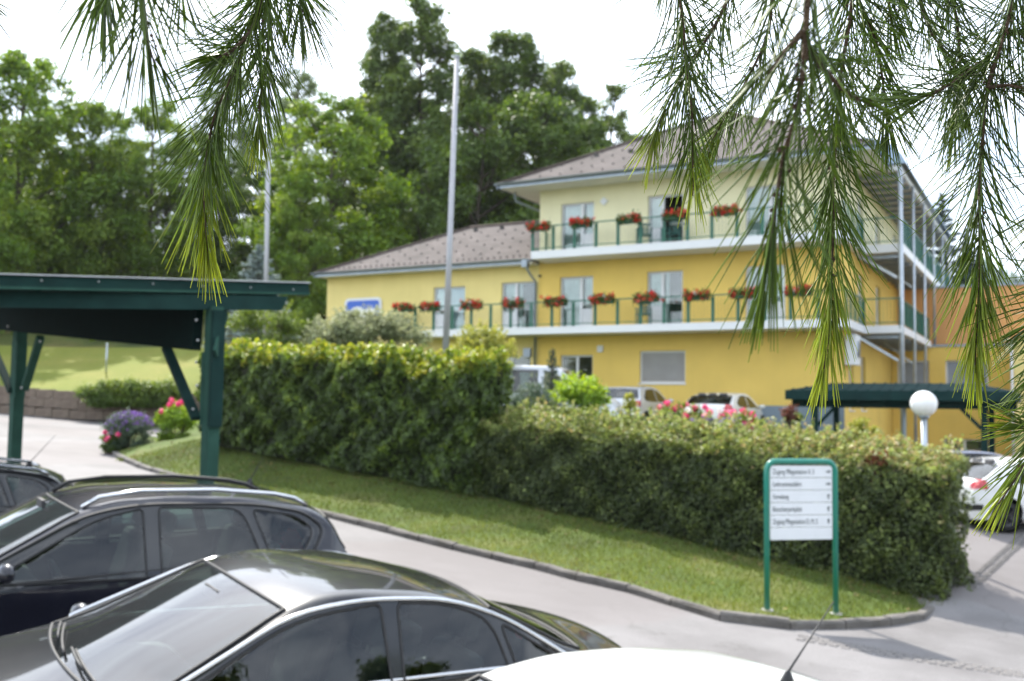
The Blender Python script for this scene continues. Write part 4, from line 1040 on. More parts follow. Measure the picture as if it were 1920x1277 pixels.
# railing
def railing(pts, z, parent, pitch=.9, thick_every=1):
    """green railing along a plan polyline: wide flat posts, rails"""
    rl = MB()
    for a_, b_ in zip(pts, pts[1:]):
        A_, B_ = Vector((*a_, 0)), Vector((*b_, 0)); Ln = (B_ - A_).length; d = (B_ - A_) / Ln; n = max(1, round(Ln / pitch))
        for k in range(n + (1 if (a_, b_) == (pts[-2], pts[-1]) else 0)):
            q = A_ + d * (Ln * k / n)
            pm = MB()
            for s in (-.045, .045): pm.bar(q + d * s + Vector((0, 0, z - .12)), q + d * s + Vector((0, 0, z + .97)), .03, .03, up=d)
            pm.bar(q + Vector((0, 0, z - .1)), q + Vector((0, 0, z + .9)), .006, .09, up=d)
            bmb(pm, 'railing_post', m_green, parent)
        for h_, w_ in ((.96, .045), (.1, .03)): rl.bar(A_ + Vector((0, 0, z + h_)), B_ + Vector((0, 0, z + h_)), w_, w_)
        nb = int(Ln / .122)
        for k in range(nb):
            q = A_ + d * (Ln * (k + .5) / nb); rl.tube([q + Vector((0, 0, z + .1)), q + Vector((0, 0, z + .96))], .0045, 4, False)
    bmb(rl, 'railing', m_green, parent)
railing([(-5.95, -.1), (-5.95, BF + .05), (12.15, BF + .05), (12.15, 1.9), (13.38, 1.9), (13.38, 10.8)], F1, b1)
railing([(.35, -.1), (.35, BT + .05), (12.05, BT + .05), (12.05, 2.35), (13.38, 2.35), (13.38, 20.5)], F2, b2)
m_gpan = M_plain('green_panel', (.02, .13, .1), .3, var=.1)
for (va, vb, z) in ((2.2, 10.6, F1), (2.8, 20.2, F2)):
    v_ = va
    while v_ < vb - .9: bbox(13.33, 13.345, v_, v_ + .85, z + .14, z + .9, 'railing_panel', m_gpan, parent=(b1 if z == F1 else b2)); v_ += .98
# gallery steel posts
for v_ in (2.0, 5.5, 9.0, 12.6, 16.5, 20.4):
    bmb(MB().tube([(13.42, v_, -2.2 if v_ < 10.9 else 2.9), (13.42, v_, 8.7)], .085 if v_ == 2.0 else .06, 10), 'steel_post', m_steel)
for z in (F1 - .3, F2 - .33): bmb(MB().bar((UW + .05, 1.3 if z < 4 else 2.0, z), (13.3, 1.9, z - .95), .08, .08), 'brace', m_steel); bmb(MB().bar((12.3, 5.5, z - .05), (13.36, 5.5, z - .9), .06, .06), 'brace', m_steel)
# blue-grey sheet roof above the gallery
mb = MB()
def strip(v0, v1, za, zb_):
    P_ = [(13.6, za), (13.45, za + .35), (13.1, za + .75), (12.4, za + 1.05), (11.4, za + 1.2)]
    n = len(P_); vs = [(u_, v0, z_) for u_, z_ in P_] + [(u_, v1, z_) for u_, z_ in P_] + [(11.4, v0, za), (11.4, v1, za)]
    mb.add(vs, [(k, k + 1, n + k + 1, n + k) for k in range(n - 1)], True); mb.add([vs[k] for k in (0, 1, 2, 3, 4, 2 * n)], [(0, 1, 2, 3, 4, 5)]); mb.add([vs[k] for k in (n, n + 1, n + 2, n + 3, n + 4, 2 * n + 1)], [(0, 1, 2, 3, 4, 5)])
strip(2.2, 20.8, 8.87, 0)
bmb(mb, 'gallery_roof', m_bluem)
bbox(.0, 11.3, 14.05, 21.0, 8.72, 9.3, 'roof', m_bluem)
# small fittings on the facade
bmb(MB().prism([(2.83, 7.83), (3.0, 8.0), (2.83, 8.17), (2.66, 8.0)], -.07, -.003, plane='xz'), 'wall_lamp', m_white, lab='diamond shaped white lamp on the cream wall')
bmb(MB().box(2.6, 2.85, -.09, -.003, 2.1, 2.36, bev=.03), 'wall_lamp', m_white, lab='square white lamp above the ground floor window')
bmb(MB().box(-.62, -.3, -.12, .015, 1.95, 2.3), 'vent_box', m_zinc)
bmb(MB().box(-.0, .1, -.05, -.003, 5.15, 5.25), 'vent', m_dark)
mb = MB(); mb.box(UW + .03, UW + .4, .1, .95, 1.55, 2.6, bev=.02); bmb(mb, 'air_conditioner', m_white, lab='white air conditioning unit under the balcony corner')
bmb(MB().lathe([(.0, -.01), (.3, -.01), (.3, .01), (0, .01)], 20, Matrix.Translation((UW + .415, .52, 2.1)) @ Matrix.Rotation(radians(90), 4, 'Y')), 'fan_grille', m_zinc, lab=None)

# ---------------------------------------------------------------- annexe, right
anx = thing('annexe', 'low yellow flat-roofed annexe with an orange upper storey at the far right', 'building', (bw(17, 11, 0).x, bw(17, 11, 0).y, -2.3), -BA)
def ax(mb, name, mat, parent=anx, lab=None):
    for k in range(len(mb.v)): mb.v[k] = (mb.v[k][0] - 17, mb.v[k][1] - 11, mb.v[k][2] + 2.3)
    return tag(mb.obj(name, mat, parent), lab)
_bmb = bmb
def bmb(mb, name, mat, parent=None, lab=None):
    root = parent
    while root is not None and root.parent is not None: root = root.parent
    if root is anx: return ax(mb, name, mat, parent, lab)
    return _bmb(mb, name, mat, bld if parent is None else parent, lab)
wins = [(12.05, 13.35, .35, 2.2, 'blind_blue'), (14.0, 15.65, .35, 2.2, 'blind_blue'), (13.9, 15.5, -2.0, -1.15, 'two')]
wall(PL(11.0), UW + .02, 16.7, -2.6, 2.78, [q[:4] for q in wins], m_yel, parent=anx)
for (a_, b_, c_, d_, k_) in wins: window(PL(11.0), a_, b_, c_, d_, k_, parent=anx)
bmb(MB().box(16.7, 24, 9.0, 22, -2.6, 2.9), 'wall', m_yel2, anx, 'projecting lighter yellow wall at the right edge')
bmb(MB().box(UW + .02, 16.7, 10.95, 13.0, 2.785, 2.88), 'roof_edge', m_zinc, anx)
bmb(MB().box(UW + .02, 24, 13.0, 22, 2.95, 5.55), 'wall', m_orange, anx, 'orange rendered upper storey')
bmb(MB().box(UW + .02, 24.1, 12.93, 22, 5.552, 5.65), 'roof_edge', m_zinc, anx)
bmb(MB().box(UW + .02, 16.68, 13.0, 22, 2.7, 2.949), 'roof', m_grey, anx)
mb = MB(); mb.tube([(16.62, 8.9, 2.8), (16.62, 8.9, -2.2)], .05, 8); bmb(mb, 'downpipe', m_white, anx)

# ---------------------------------------------------------------- blue sign on the wing wall
m_blue = M_plain('sign_blue', (.03, .11, .5), .4, var=.03)
m_syel = M_plain('sign_yellow', (.75, .6, .12), .4, var=.03)
sg = thing('wall_sign', 'blue and white rounded sign on the left wing wall, half hidden by the silvery shrub', 'sign', bw(-8.8, -.04, 3.4), -BA)
def sgp(poly, h, name, mat, parent=sg): return MB().prism(poly, -h, -h + .012, plane='xz').obj(name, mat, parent)
sb = MB().prism([(x, z) for x, z in rounded(-1.02, 1.02, -.1, 1.27, .22)], 0.0, .03, plane='xz').obj('board', m_white, sg)
sgp(rounded(-.9, .9, .02, 1.15, .16), .014, 'blue_field', m_blue, sb)
cl = []
for k in range(26):
    q = 2 * pi * k / 26; cl.append((-.28 + .42 * cos(q) * (1 + .08 * cos(3 * q)), .56 + .33 * sin(q)))
sgp(cl, .028, 'white_emblem', m_white, sb)
sgp([(.42 + .36 * cos(2 * pi * k / 24), .48 + .34 * sin(2 * pi * k / 24)) for k in range(24)], .030, 'white_emblem', m_white, sb)
sgp([(.44 + .2 * cos(2 * pi * k / 24), .46 + .2 * sin(2 * pi * k / 24)) for k in range(24)], .044, 'yellow_disc', m_syel, sb)

# ---------------------------------------------------------------- geranium boxes on the railings
lf_ger = M_leaf('leaf_geranium', [(0, (.03, .07, .015)), (1, (.09, .16, .03))], .5, .3)
m_box = M_plain('flower_box_green', (.02, .1, .06), .5)
def flower_box(u_, v_, z_, label, seed, along=(1, 0), ln=.86, white=0):
    rg = np.random.default_rng(seed); base = bw(u_, v_ - .12, z_)
    t = thing('flower_box', label, 'flower box', base, -BA, 'geranium boxes on the balcony railings')
    MB().box(-ln / 2, ln / 2, -.09, .09, 0.04, .15, bev=.015).obj('box', m_box, t)
    n = 700; P = np.column_stack([rg.uniform(-ln / 2 - .05, ln / 2 + .05, n), rg.normal(-.03, .09, n), .2 + rg.normal(.02, .09, n)])
    P[:, 2] -= np.abs(rg.normal(0, .06, n)) * (P[:, 1] < -.08)
    tag(link('leaves', leaf_mesh('leaves', P, rg.normal(0, .6, (n, 3)) + [0, -.4, .8], .07, lf_ger, rg.random(n), asp=.9, rg=rg), t), kind='stuff')
    C = []
    for k in range(30):
        x_ = rg.choice([-ln * .3, ln * .3]) + rg.normal(0, .13) if rg.random() < .8 else rg.uniform(-ln / 2, ln / 2)
        C.append((x_, rg.uniform(-.17, .06), .2 + rg.uniform(-.14, .19)))
    Q = np.concatenate([np.array(c) + rg.normal(0, .032, (16, 3)) for c in C])
    tag(link('blossom', leaf_mesh('blossom', Q, rg.normal(0, 1, Q.shape) + [0, -.5, .5], .062, fl_red, rg.random(len(Q)), asp=1, rg=rg), t), kind='stuff')
    if white:
        Q = np.concatenate([np.array((rg.normal(0, .1), -.12, .2 + rg.uniform(-.1, .12))) + rg.normal(0, .035, (16, 3)) for _ in range(white)])
        tag(link('white_blossom', leaf_mesh('white_blossom', Q, rg.normal(0, 1, Q.shape) + [0, -.5, .5], .05, fl_white, rg.random(len(Q)), asp=1, rg=rg), t), kind='stuff')
zl, zt_ = F1 + .72, F2 + .72
LB = [(-5.5, 'leftmost red geranium box on the lower balcony, where the railing turns to the wall', 0), (-4.2, 'red geranium box on the lower balcony, left in front of the left wing door', 1),
      (-2.2, 'red and white geranium box on the lower balcony, just right of the big flagpole', 2), (-.3, 'red and white geranium box in front of the wing door beside the downpipe', 3),
      (1.55, 'red geranium box before the first golden wall door of the lower balcony', 1), (3.48, 'red geranium box on the lower balcony right of the first golden wall door', 1),
      (5.2, 'red geranium box above the green chair on the lower balcony', 0), (7.1, 'red and white geranium box on the lower balcony right of the dark open door', 2),
      (8.75, 'red geranium box on the lower balcony behind the blurred pine twig', 0), (10.66, 'red and white geranium box nearest the right corner of the lower balcony', 2)]
for k, (u_, lb, wh) in enumerate(LB): flower_box(u_, BF, zl + (.02), lb, 300 + k, white=wh)
TB = [(.73, 'red geranium box at the left corner of the upper balcony railing', 0), (2.53, 'red geranium box in front of the cream corner door on the upper balcony', 0), (4.44, 'red geranium box on the upper balcony between the two doors', 0),
      (6.24, 'bushy red geranium box in front of the dark open door of the upper balcony', 0), (8.07, 'red geranium box farthest right on the upper balcony, beside the hanging twig', 0)]
for k, (u_, lb, wh) in enumerate(TB): flower_box(u_, BT, zt_, lb, 330 + k, white=wh)

# garden chairs on the balconies
m_chair = M_plain('green_plastic', (.008, .09, .08), .35, var=.1)
def chair(base, rz, label):
    t = thing('garden_chair', label, 'chair', base, rz, 'green garden chairs on the balconies')
    MB().box(-.24, .24, -.23, .23, .4, .435, bev=.012).obj('seat', m_chair, t)
    b_ = MB()
    for k in range(5): b_.box(-.2 + k * .085, -.145 + k * .085, .22, .245, .44, .84, Matrix.Translation((0, .0, 0)) @ Matrix.Rotation(radians(-6), 4, 'X'))
    b_.box(-.25, .25, .13, .165, .82, .9, bev=.01); b_.obj('backrest', m_chair, t)
    for sx in (-1, 1):
        MB().bar((sx * .27, -.22, .64), (sx * .27, .2, .66), .05, .03).obj('armrest', m_chair, t)
        for sy in (-1, 1): MB().bar((sx * .25, sy * .22, 0), (sx * .25, sy * .2, .64 if sy < 0 else .66), .035, .035, up=Vector((0, 1, 0))).obj('leg', m_chair, t)
chair(bw(4.75, -.65, F2), -BA + .5, 'green garden chair standing on the upper balcony in front of the white door leaf')
chair(bw(5.75, -.6, F2), -BA - .6, 'green garden chair in the dark open doorway of the upper balcony')
chair(bw(4.75, -.65, F1), -BA + .2, 'green garden chair on the lower balcony beside the dark open door')
tb = thing('balcony_table', 'small white-topped table between the chairs on the upper balcony', 'table', bw(6.2, -.8, F2), -BA)
MB().lathe([(0, .7), (.33, .7), (.33, .73), (0, .73)], 20).obj('tabletop', m_white, tb); MB().tube([(0, 0, 0), (0, 0, .7)], .03, 8).obj('leg', m_chair, tb)
# ================================================================== CARS
def M_paint(name, col, metal=.2, rough=.35, flake=.1):
    m = M_plain(name, col, rough, metal, var=flake, scale=3, coat=1, spec=.1, dirt=.06, dirtcol=(.25, .23, .2), dscale=3); return m
m_black = M_paint('paint_black', (.012, .012, .014), .0, .3)
m_navy = M_paint('paint_dark_blue', (.009, .010, .018), .2, .3)
m_anth = M_paint('paint_anthracite', (.02, .021, .024), .3, .3)
m_whitep = M_paint('paint_white', (.78, .78, .77), 0, .35, .02)
m_silver = M_paint('paint_silver', (.55, .57, .61), .25, .35, .05)
m_cream_p = M_paint('paint_pearl_white', (.72, .72, .7), .1, .35, .03)
m_greyb = M_paint('paint_grey_blue', (.17, .18, .24), .4, .35)
m_cglass = M_glass('car_glass', (.55, .66, .62), 1.85)
m_cwind = M_glass('windscreen_glass', (.55, .66, .62), 2.0, film=.03); m_cglass_d = M_glass('car_glass_dark', (.12, .15, .15), 1.52); m_cside = M_glass('car_side_glass', (.5, .6, .56), 1.62)
m_rub = M_plain('black_rubber', (.015, .015, .016), .6, var=.1)
m_gblack = M_plain('gloss_black', (.012, .012, .013), .15, coat=.5)
m_chrome = M_plain('chrome', (.62, .63, .65), .15, 1, var=.02)
m_tyre = M_plain('tyre', (.02, .02, .02), .85, var=.2)
m_rim = M_plain('rim', (.45, .46, .48), .3, .8)
m_rimd = M_plain('rim_dark', (.06, .06, .065), .35, .6)
m_seatf = M_plain('seat_fabric', (.09, .09, .095), .9, var=.15)
m_seatl = M_plain('seat_light', (.28, .28, .26), .8, var=.1)
m_dash = M_plain('dashboard', (.03, .03, .032), .7)
m_redl = M_plain('tail_light', (.45, .015, .02), .15, coat=1)
m_plate = M_plain('number_plate', (.7, .7, .68), .4)

def in_poly(x, z, P):
    r = np.zeros(x.shape, bool); n = len(P)
    for i_ in range(n):
        x0, z0 = P[i_]; x1, z1 = P[(i_ + 1) % n]
        c = ((z0 > z) != (z1 > z)) & (x < (x1 - x0) * (z - z0) / (z1 - z0 + 1e-12) + x0); r ^= c
    return r
def nearest_on(x, z, P):
    best = 1e9; out = (x, z); n = len(P)
    for i_ in range(n):
        x0, z0 = P[i_]; x1, z1 = P[(i_ + 1) % n]; dx, dz = x1 - x0, z1 - z0; L2 = dx * dx + dz * dz + 1e-12
        t = max(0, min(1, ((x - x0) * dx + (z - z0) * dz) / L2)); qx, qz = x0 + t * dx, z0 + t * dz; d = (qx - x) ** 2 + (qz - z) ** 2
        if d < best: best = d; out = (qx, qz)
    return out, sqrt(best)
def round_poly(P, r, n=4):
    out = []
    for i_ in range(len(P)):
        a_ = Vector(P[i_ - 1]); b_ = Vector(P[i_]); c_ = Vector(P[(i_ + 1) % len(P)])
        rr = r[i_] if isinstance(r, (list, tuple)) else r
        d0 = (a_ - b_); d1 = (c_ - b_); q = min(rr, d0.length * .45, d1.length * .45); s = b_ + d0.normalized() * q; e = b_ + d1.normalized() * q
        for k in range(n + 1):
            t = k / n; out.append(tuple(s * (1 - t) ** 2 + b_ * 2 * t * (1 - t) + e * t * t))
    return out

def car(name, label, S, loc, yaw, tilt, group=None):
    """S: side profile and openings. x forward, y left, z up. tilt = (pitch, roll) of the ground."""
    # profile resampled by arc length
    P = np.array(S['top'], float)      # from the front end to the rear end (x decreasing)
    seg = np.r_[0, np.cumsum(np.hypot(*np.diff(P, axis=0).T))]
    dense = np.interp(np.linspace(0, seg[-1], 900), seg, P[:, 0]), np.interp(np.linspace(0, seg[-1], 900), seg, P[:, 1])
    sg_ = S.get('smooth', 14); ker = np.exp(-.5 * (np.arange(-3 * sg_, 3 * sg_ + 1) / sg_) ** 2); ker /= ker.sum()
    pad = 3 * sg_
    def sm(a): e = np.r_[2 * a[0] - a[pad:0:-1], a, 2 * a[-1] - a[-2:-pad - 2:-1]]; return np.convolve(e, ker, 'valid')
    dx_, dz_ = sm(dense[0]), sm(dense[1])
    n = S.get('n', 170); key = [S['ws'][0], S['ws'][1], S['bl'][0], S['bl'][1]]
    ii = np.linspace(0, 899, n).round().astype(int)
    for kx in key:      # make sure a station sits on each glass edge
        j_ = int(np.argmin(np.abs(dx_ - kx))); ii[int(np.argmin(np.abs(ii - j_)))] = j_
    ii = np.unique(ii); Xs, Zc = dx_[ii], dz_[ii]; n = len(Xs)
    wz = lambda x: np.interp(x, *S['hw']); zb = np.minimum(np.interp(Xs, *S['belt']), Zc - .03)
    hw = np.interp(Xs, *S['hw']); t = S.get('tumble', .42); crn = S.get('crown', .05); sw = S.get('sweep', .11)
    sg2 = np.tanh((Xs - S['mid']) / .5)
    # corner
    crv = np.clip(crn + 0 * Xs, 0, np.maximum(.01, (Zc - zb) * .3))
    lo = np.zeros(n); hi = hw.copy()
    for _ in range(40):
        mdl = (lo + hi) / 2; g = (Zc - crv * (mdl / hw) ** 2) - (zb + (hw - mdl) / t)
        lo = np.where(g > 0, lo, mdl); hi = np.where(g > 0, mdl, hi)
        # g>0: top is above the side plane -> move inwards
    yr = (lo + hi) / 2; zr = zb + (hw - yr) / t
    NA, NB, NC = 12, 16, 18
    rows = []
    zs = S.get('sill', .22); zs_ = np.minimum(zs + 0 * Xs, zb - .05)
    zs_ = np.where(zb - .05 < zs, zb - .05, zs)
    for k in range(NA):
        f = k / NA; z = zs_ + (zb - zs_) * f; y = hw * (1 - .05 * (1 - f) ** 3) + .018 * np.sin(pi * min(1, f * 1.05)) * (hw / hw.max()) - (.012 * np.exp(-((f - .72) / .05) ** 2))
        rows.append((y, z))
    for k in range(NB):
        f = k / NB; rows.append((hw + (yr - hw) * f, zb + (zr - zb) * f))
    offs = np.array([0, .03, .06] + list(np.linspace(.06, 1, NC - 2)[1:]))
    for k in range(NC):
        o_ = offs[k]; f = o_ if k < 3 else None
        y = np.maximum(yr - o_, 0) if k < 3 else np.maximum(yr - .06, 0) * (1 - (offs[k] - .06) / .94)
        rows.append((y, Zc - crv * (y / np.maximum(hw, .01)) ** 2))
    Y = np.array([r_[0] for r_ in rows]).T; Z = np.array([r_[1] for r_ in rows]).T      # (n, R)
    R_ = Y.shape[1]; cr0 = NA + NB
    for _ in range(3):        # rounded roof rail and shoulder
        for c in (cr0 - 1, cr0, cr0 + 1, NA):
            Y[:, c] = .5 * Y[:, c] + .25 * (Y[:, c - 1] + Y[:, c + 1]); Z[:, c] = .5 * Z[:, c] + .25 * (Z[:, c - 1] + Z[:, c + 1])
    XX = Xs[:, None] - sw * sg2[:, None] * (Y / np.maximum(hw, .01)[:, None]) ** 2 * np.clip((np.arange(R_)[None] - NA + 3) / 5., 0, 1) * S.get('swk', 1)
    # plan rounding of the ends in x
    # full grid both sides
    def side_y(x, z):
        h_ = np.interp(x, *S['hw']); b_ = np.interp(x, *S['belt']); return h_ - (z - b_) * t
    cx = (XX[:-1, :-1] + XX[1:, 1:]) / 2; cz = (Z[:-1, :-1] + Z[1:, 1:]) / 2; cyy = (Y[:-1, :-1] + Y[1:, 1:]) / 2
    cls = np.zeros(cx.shape, int)        # 0 body
    ridx = np.arange(R_ - 1)[None]; xi = (Xs[:-1] + Xs[1:]) / 2
    sideB = (ridx >= NA) & (ridx < cr0)
    names = ['body']; mats = [S['paint']]
    def add(nm, mt): names.append(nm); mats.append(mt); return len(names) - 1
    # windscreen and rear window
    wsm = (xi[:, None] < S['ws'][0]) & (xi[:, None] > S['ws'][1]) & (ridx >= cr0 + 2); cls[wsm] = add('windscreen', m_cwind)
    blm = (xi[:, None] < S['bl'][0]) & (xi[:, None] > S['bl'][1]) & (ridx >= cr0 + 2 + S.get('blk', 0)); cls[blm] = add('rear_window', m_cglass if not S.get('priv') else m_cglass_d)
    polys = []
    if 'dlo' in S:
        D = round_poly(S['dlo'], S.get('dlor', .05)); cls[in_poly(cx, cz, D) & sideB] = add('pillar_trim', m_gblack); polys.append(D)
    for (w_, r__) in S.get('side', []):
        w2 = round_poly(w_, r__); q = add('side_window', m_cside); cls[in_poly(cx, cz, w2) & sideB] = q; polys.append(w2)
    for wx, wzz, wr in S.get('wheels', []):
        th = [(wx + wr * cos(2 * pi * k / 30), wzz + wr * sin(2 * pi * k / 30)) for k in range(30)]
        cls[in_poly(cx, cz, th) & (ridx < NA)] = -1; polys.append(th)
    for nm, mt, fn in S.get('zones', []):
        q = add(nm, mt); mk = fn(cx, cyy, cz) & (cls == 0); cls[mk] = q
    # snap side outlines on the polygons
    for i_ in range(1, n - 1):
        for c in range(1, cr0 + 1):
            nb = cls[max(i_ - 1, 0):i_ + 1, max(c - 1, 0):c + 1]
            if nb.size and (nb != nb.flat[0]).any():
                bd = 1e9
                for pl_ in polys:
                    (qx, qz), d = nearest_on(XX[i_, c], Z[i_, c], pl_)
                    if d < bd: bd = d; b_ = (qx, qz)
                if bd < .035:
                    zz = b_[1]; XX[i_, c] = b_[0]; 
                    if c >= NA: Y[i_, c] = float(side_y(b_[0], zz)); 
                    Z[i_, c] = zz
    V = np.concatenate([np.stack([XX, Y, Z], -1), np.stack([XX, -Y, Z], -1)], 0).reshape(-1, 3)
    a_, c_ = np.meshgrid(np.arange(n - 1), np.arange(R_ - 1), indexing='ij'); q0 = (a_ * R_ + c_)
    FR = np.stack([q0, q0 + 1, q0 + R_ + 1, q0 + R_], -1) + n * R_; FL = FR[..., ::-1] - n * R_
    root = thing(name, label, 'car', loc, 0, group)
    hd = Matrix.Rotation(radians(yaw), 4, 'Z')
    # stand the car on the sloping ground
    fx = Vector((cos(radians(yaw)), sin(radians(yaw)), 0)); fy = Vector((-fx.y, fx.x, 0))
    sx, sy = tilt; fx = Vector((fx.x, fx.y, sx * fx.x + sy * fx.y)).normalized(); fy = Vector((fy.x, fy.y, sx * fy.x + sy * fy.y)).normalized(); fz = fx.cross(fy).normalized()
    root.rotation_euler = Matrix((fx, fy, fz)).transposed().to_euler()
    for q, (nm, mt) in enumerate(zip(names, mats)):
        mk = cls == q
        if not mk.any(): continue
        sides = [(FL[mk], FR[mk])] if nm not in ('side_window', 'tail_light', 'headlight', 'pillar_trim') else [(FL[mk], None), (None, FR[mk])]
        for fl, fr in sides:
            F = np.concatenate([f_ for f_ in (fl, fr) if f_ is not None])
            us, inv = np.unique(F, return_inverse=True)
            me = np_mesh(nm, V[us], inv.reshape(-1, 4), mt, True)
            if nm in ('body', 'windscreen', 'rear_window'):
                bm = bmesh.new(); bm.from_mesh(me); bmesh.ops.remove_doubles(bm, verts=bm.verts, dist=.0008); bmesh.ops.recalc_face_normals(bm, faces=bm.faces) if nm == 'body' else None; bm.to_mesh(me); bm.free()
            link(nm, me, root)
    # trims round the glass
    def on_side(pl_, sgn, out=.004): return [Vector((x, sgn * (float(side_y(x, z)) + out), z)) for x, z in pl_]
    if 'dlo' in S:
        for sgn in (1, -1):
            pts = on_side(polys[0], sgn, .006); pts.append(pts[0])
            mb = MB(); mb.tube(pts, S.get('trimr', .011), 6, False); mb.obj('window_trim', S.get('trim', m_rub), root)
    for pl_ in polys[1:1 + len(S.get('side', []))]:
        for sgn in (1, -1):
            pts = on_side(pl_, sgn, .001); pts.append(pts[0]); MB().tube(pts, .009, 4, False).obj('window_seal', m_rub, root)
    for sgn in (1, -1):
        for sm_ in S.get('seams', []):
            pts = []
            for (x, z) in sm_:
                b_ = float(np.interp(x, *S['belt'])); h_ = float(np.interp(x, *S['hw']))
                y = float(side_y(x, z)) if z > b_ else h_ * (1 - .05 * (1 - (z - zs) / (b_ - zs)) ** 3) + .018 * sin(pi * min(1, (z - zs) / (b_ - zs) * 1.05)) * (h_ / hw.max())
                pts.append(Vector((x, sgn * y, z)))
            MB().tube(pts, .0045, 4, False).obj('door_gap', m_rub, root)
    rb = cr0 + 2
    def row_line(i_, c0=rb, dz=.003): return [Vector((XX[i_, c], Y[i_, c], Z[i_, c] + dz)) for c in range(c0, R_)] + [Vector((XX[i_, c], -Y[i_, c], Z[i_, c] + dz)) for c in range(R_ - 2, c0 - 1, -1)]
    for (xa, xb, k0) in ((S['ws'][0], S['ws'][1], 0), (S['bl'][0], S['bl'][1], S.get('blk', 0))):
        ia = int(np.argmin(np.abs(Xs - xa))); ib = int(np.argmin(np.abs(Xs - xb))); lo_, hi_ = min(ia, ib), max(ia, ib); cc = rb + k0
        e = row_line(lo_, cc) + [Vector((XX[i_, cc], -Y[i_, cc], Z[i_, cc] + .003)) for i_ in range(lo_ + 1, hi_)] + row_line(hi_, cc)[::-1] + [Vector((XX[i_, cc], Y[i_, cc], Z[i_, cc] + .003)) for i_ in range(hi_ - 1, lo_, -1)]
        e.append(e[0]); MB().tube(e, .010, 5, False).obj('glass_seal', m_rub, root)
    # floor pan so that the body is closed underneath
    x0, x1 = Xs[-1] + .08, Xs[0] - .08
    MB().box(x0, x1, -hw.max() + .12, hw.max() - .12, .2, .26).obj('underbody', m_rub, root)
    # wheels
    for wx, wzz, wr in S.get('wheels', []):
        for sgn in (1, -1):
            r = wr - .055; yo = hw.max() - .13
            M = Matrix.Translation((wx, sgn * yo, r)) @ Matrix.Rotation(0 if sgn > 0 else pi, 4, 'Z')
            ty = MB().lathe([(r - .1, -.1), (r - .02, -.1), (r, -.07), (r, .07), (r - .02, .1), (r - .1, .1)], 28, M, 'y').obj('wheel', m_tyre, root)
            rm = MB(); rm.lathe([(0, .06), (.05, .07), (.055, .055), (r - .16, .03), (r - .125, .05), (r - .1, .1), (r - .095, .1)], 28, M, 'y')
            for k in range(5):
                q = 2 * pi * k / 5; rm.bar(M @ Vector((.04 * cos(q), .075, .04 * sin(q))), M @ Vector(((r - .11) * cos(q), .085, (r - .11) * sin(q))), .06, .02)
            rm.obj('rim', S.get('rim', m_rim), ty)
            MB().lathe([(wr + .01, -.28), (wr + .01, .085)], 26, Matrix.Translation((wx, sgn * (yo + .02), wzz)) @ Matrix.Rotation(0 if sgn > 0 else pi, 4, 'Z'), 'y').obj('wheel_housing', m_rub, root)
    # interior
    if S.get('interior', True):
        zf = S.get('seat_z', .5); m_s = S.get('seat_mat', m_seatf)
        for (sx_, sy_) in S.get('seats', ((.05, .36), (.05, -.36), (-.85, .36), (-.85, -.36), (-.85, 0))):
            st = MB(); w_ = .25 if sy_ else .16
            st.box(sx_ - .1, sx_ + .42, sy_ - w_, sy_ + w_, zf - .1, zf + .06, bev=.05)
            Mb = Matrix.Translation((sx_ - .1, sy_, zf)) @ Matrix.Rotation(radians(-14), 4, 'Y')
            st.box(-.13, 0, -w_ + .01, w_ - .01, 0, .60, Mb, bev=.05)
            so = st.obj('seat', m_s, root)
            hr = MB(); hr.box(-.11, -.01, -.13, .13, .64, .84, Mb, bev=.045); hr.tube([Mb @ Vector((-.06, -.06, .58)), Mb @ Vector((-.06, -.06, .68))], .008, 5); hr.tube([Mb @ Vector((-.06, .06, .58)), Mb @ Vector((-.06, .06, .68))], .008, 5)
            hr.obj('headrest', m_s, so)
        xd = S['ws'][0]
        MB().box(xd - .75, xd - .12, -hw.max() + .2, hw.max() - .2, .55, .86, bev=.09).obj('dashboard', m_dash, root)
        Mw = Matrix.Translation((xd - .82, .36, .86)) @ Matrix.Rotation(radians(-65), 4, 'Y')
        wh = MB(); wh.tube([Mw @ Vector((.18 * cos(2 * pi * k / 20), .18 * sin(2 * pi * k / 20), 0)) for k in range(21)], .016, 6, False); wh.bar(Mw @ Vector((0, -.17, 0)), Mw @ Vector((0, .17, 0)), .04, .02); wh.obj('steering_wheel', m_dash, root)
        MB().bar(Vector((S['ws'][1] + .1, -.11, S['H'] - .16)), Vector((S['ws'][1] + .1, .11, S['H'] - .16)), .03, .06).obj('inner_mirror', m_dash, root)
    # door mirrors
    for sgn in (1, -1):
        if 'mirror' in S:
            mx_, mz_ = S['mirror']; y = float(side_y(mx_, mz_)) if mz_ > np.interp(mx_, *S['belt']) else hw.max()
            mb = MB(); mb.blob((mx_, sgn * (y + .15), mz_ + .03), (.065, .105, .068), 14, 10)
            for k in range(len(mb.v)):
                x, yy, z = mb.v[k]; mb.v[k] = (max(x, mx_ - .045), yy, z)
            mo = mb.obj('door_mirror', S['paint'], root); MB().bar((mx_ + .01, sgn * (y - .03), mz_ - .02), (mx_, sgn * (y + .1), mz_ + .0), .05, .04).obj('mirror_foot', m_rub, mo)
    for h_ in S.get('handles', []):
        for sgn in (1, -1):
            y = float(np.interp(h_[0], *S['hw'])) + .012
            MB().box(h_[0] - .1, h_[0] + .1, (y if sgn > 0 else -y - .03), (y + .03 if sgn > 0 else -y), h_[1] - .016, h_[1] + .016, bev=.01).obj('door_handle', S['paint'], root)
    info = dict(root=root, Xs=Xs, Zc=Zc, hw=hw, yr=yr, zr=zr, XX=XX, Y=Y, Z=Z)
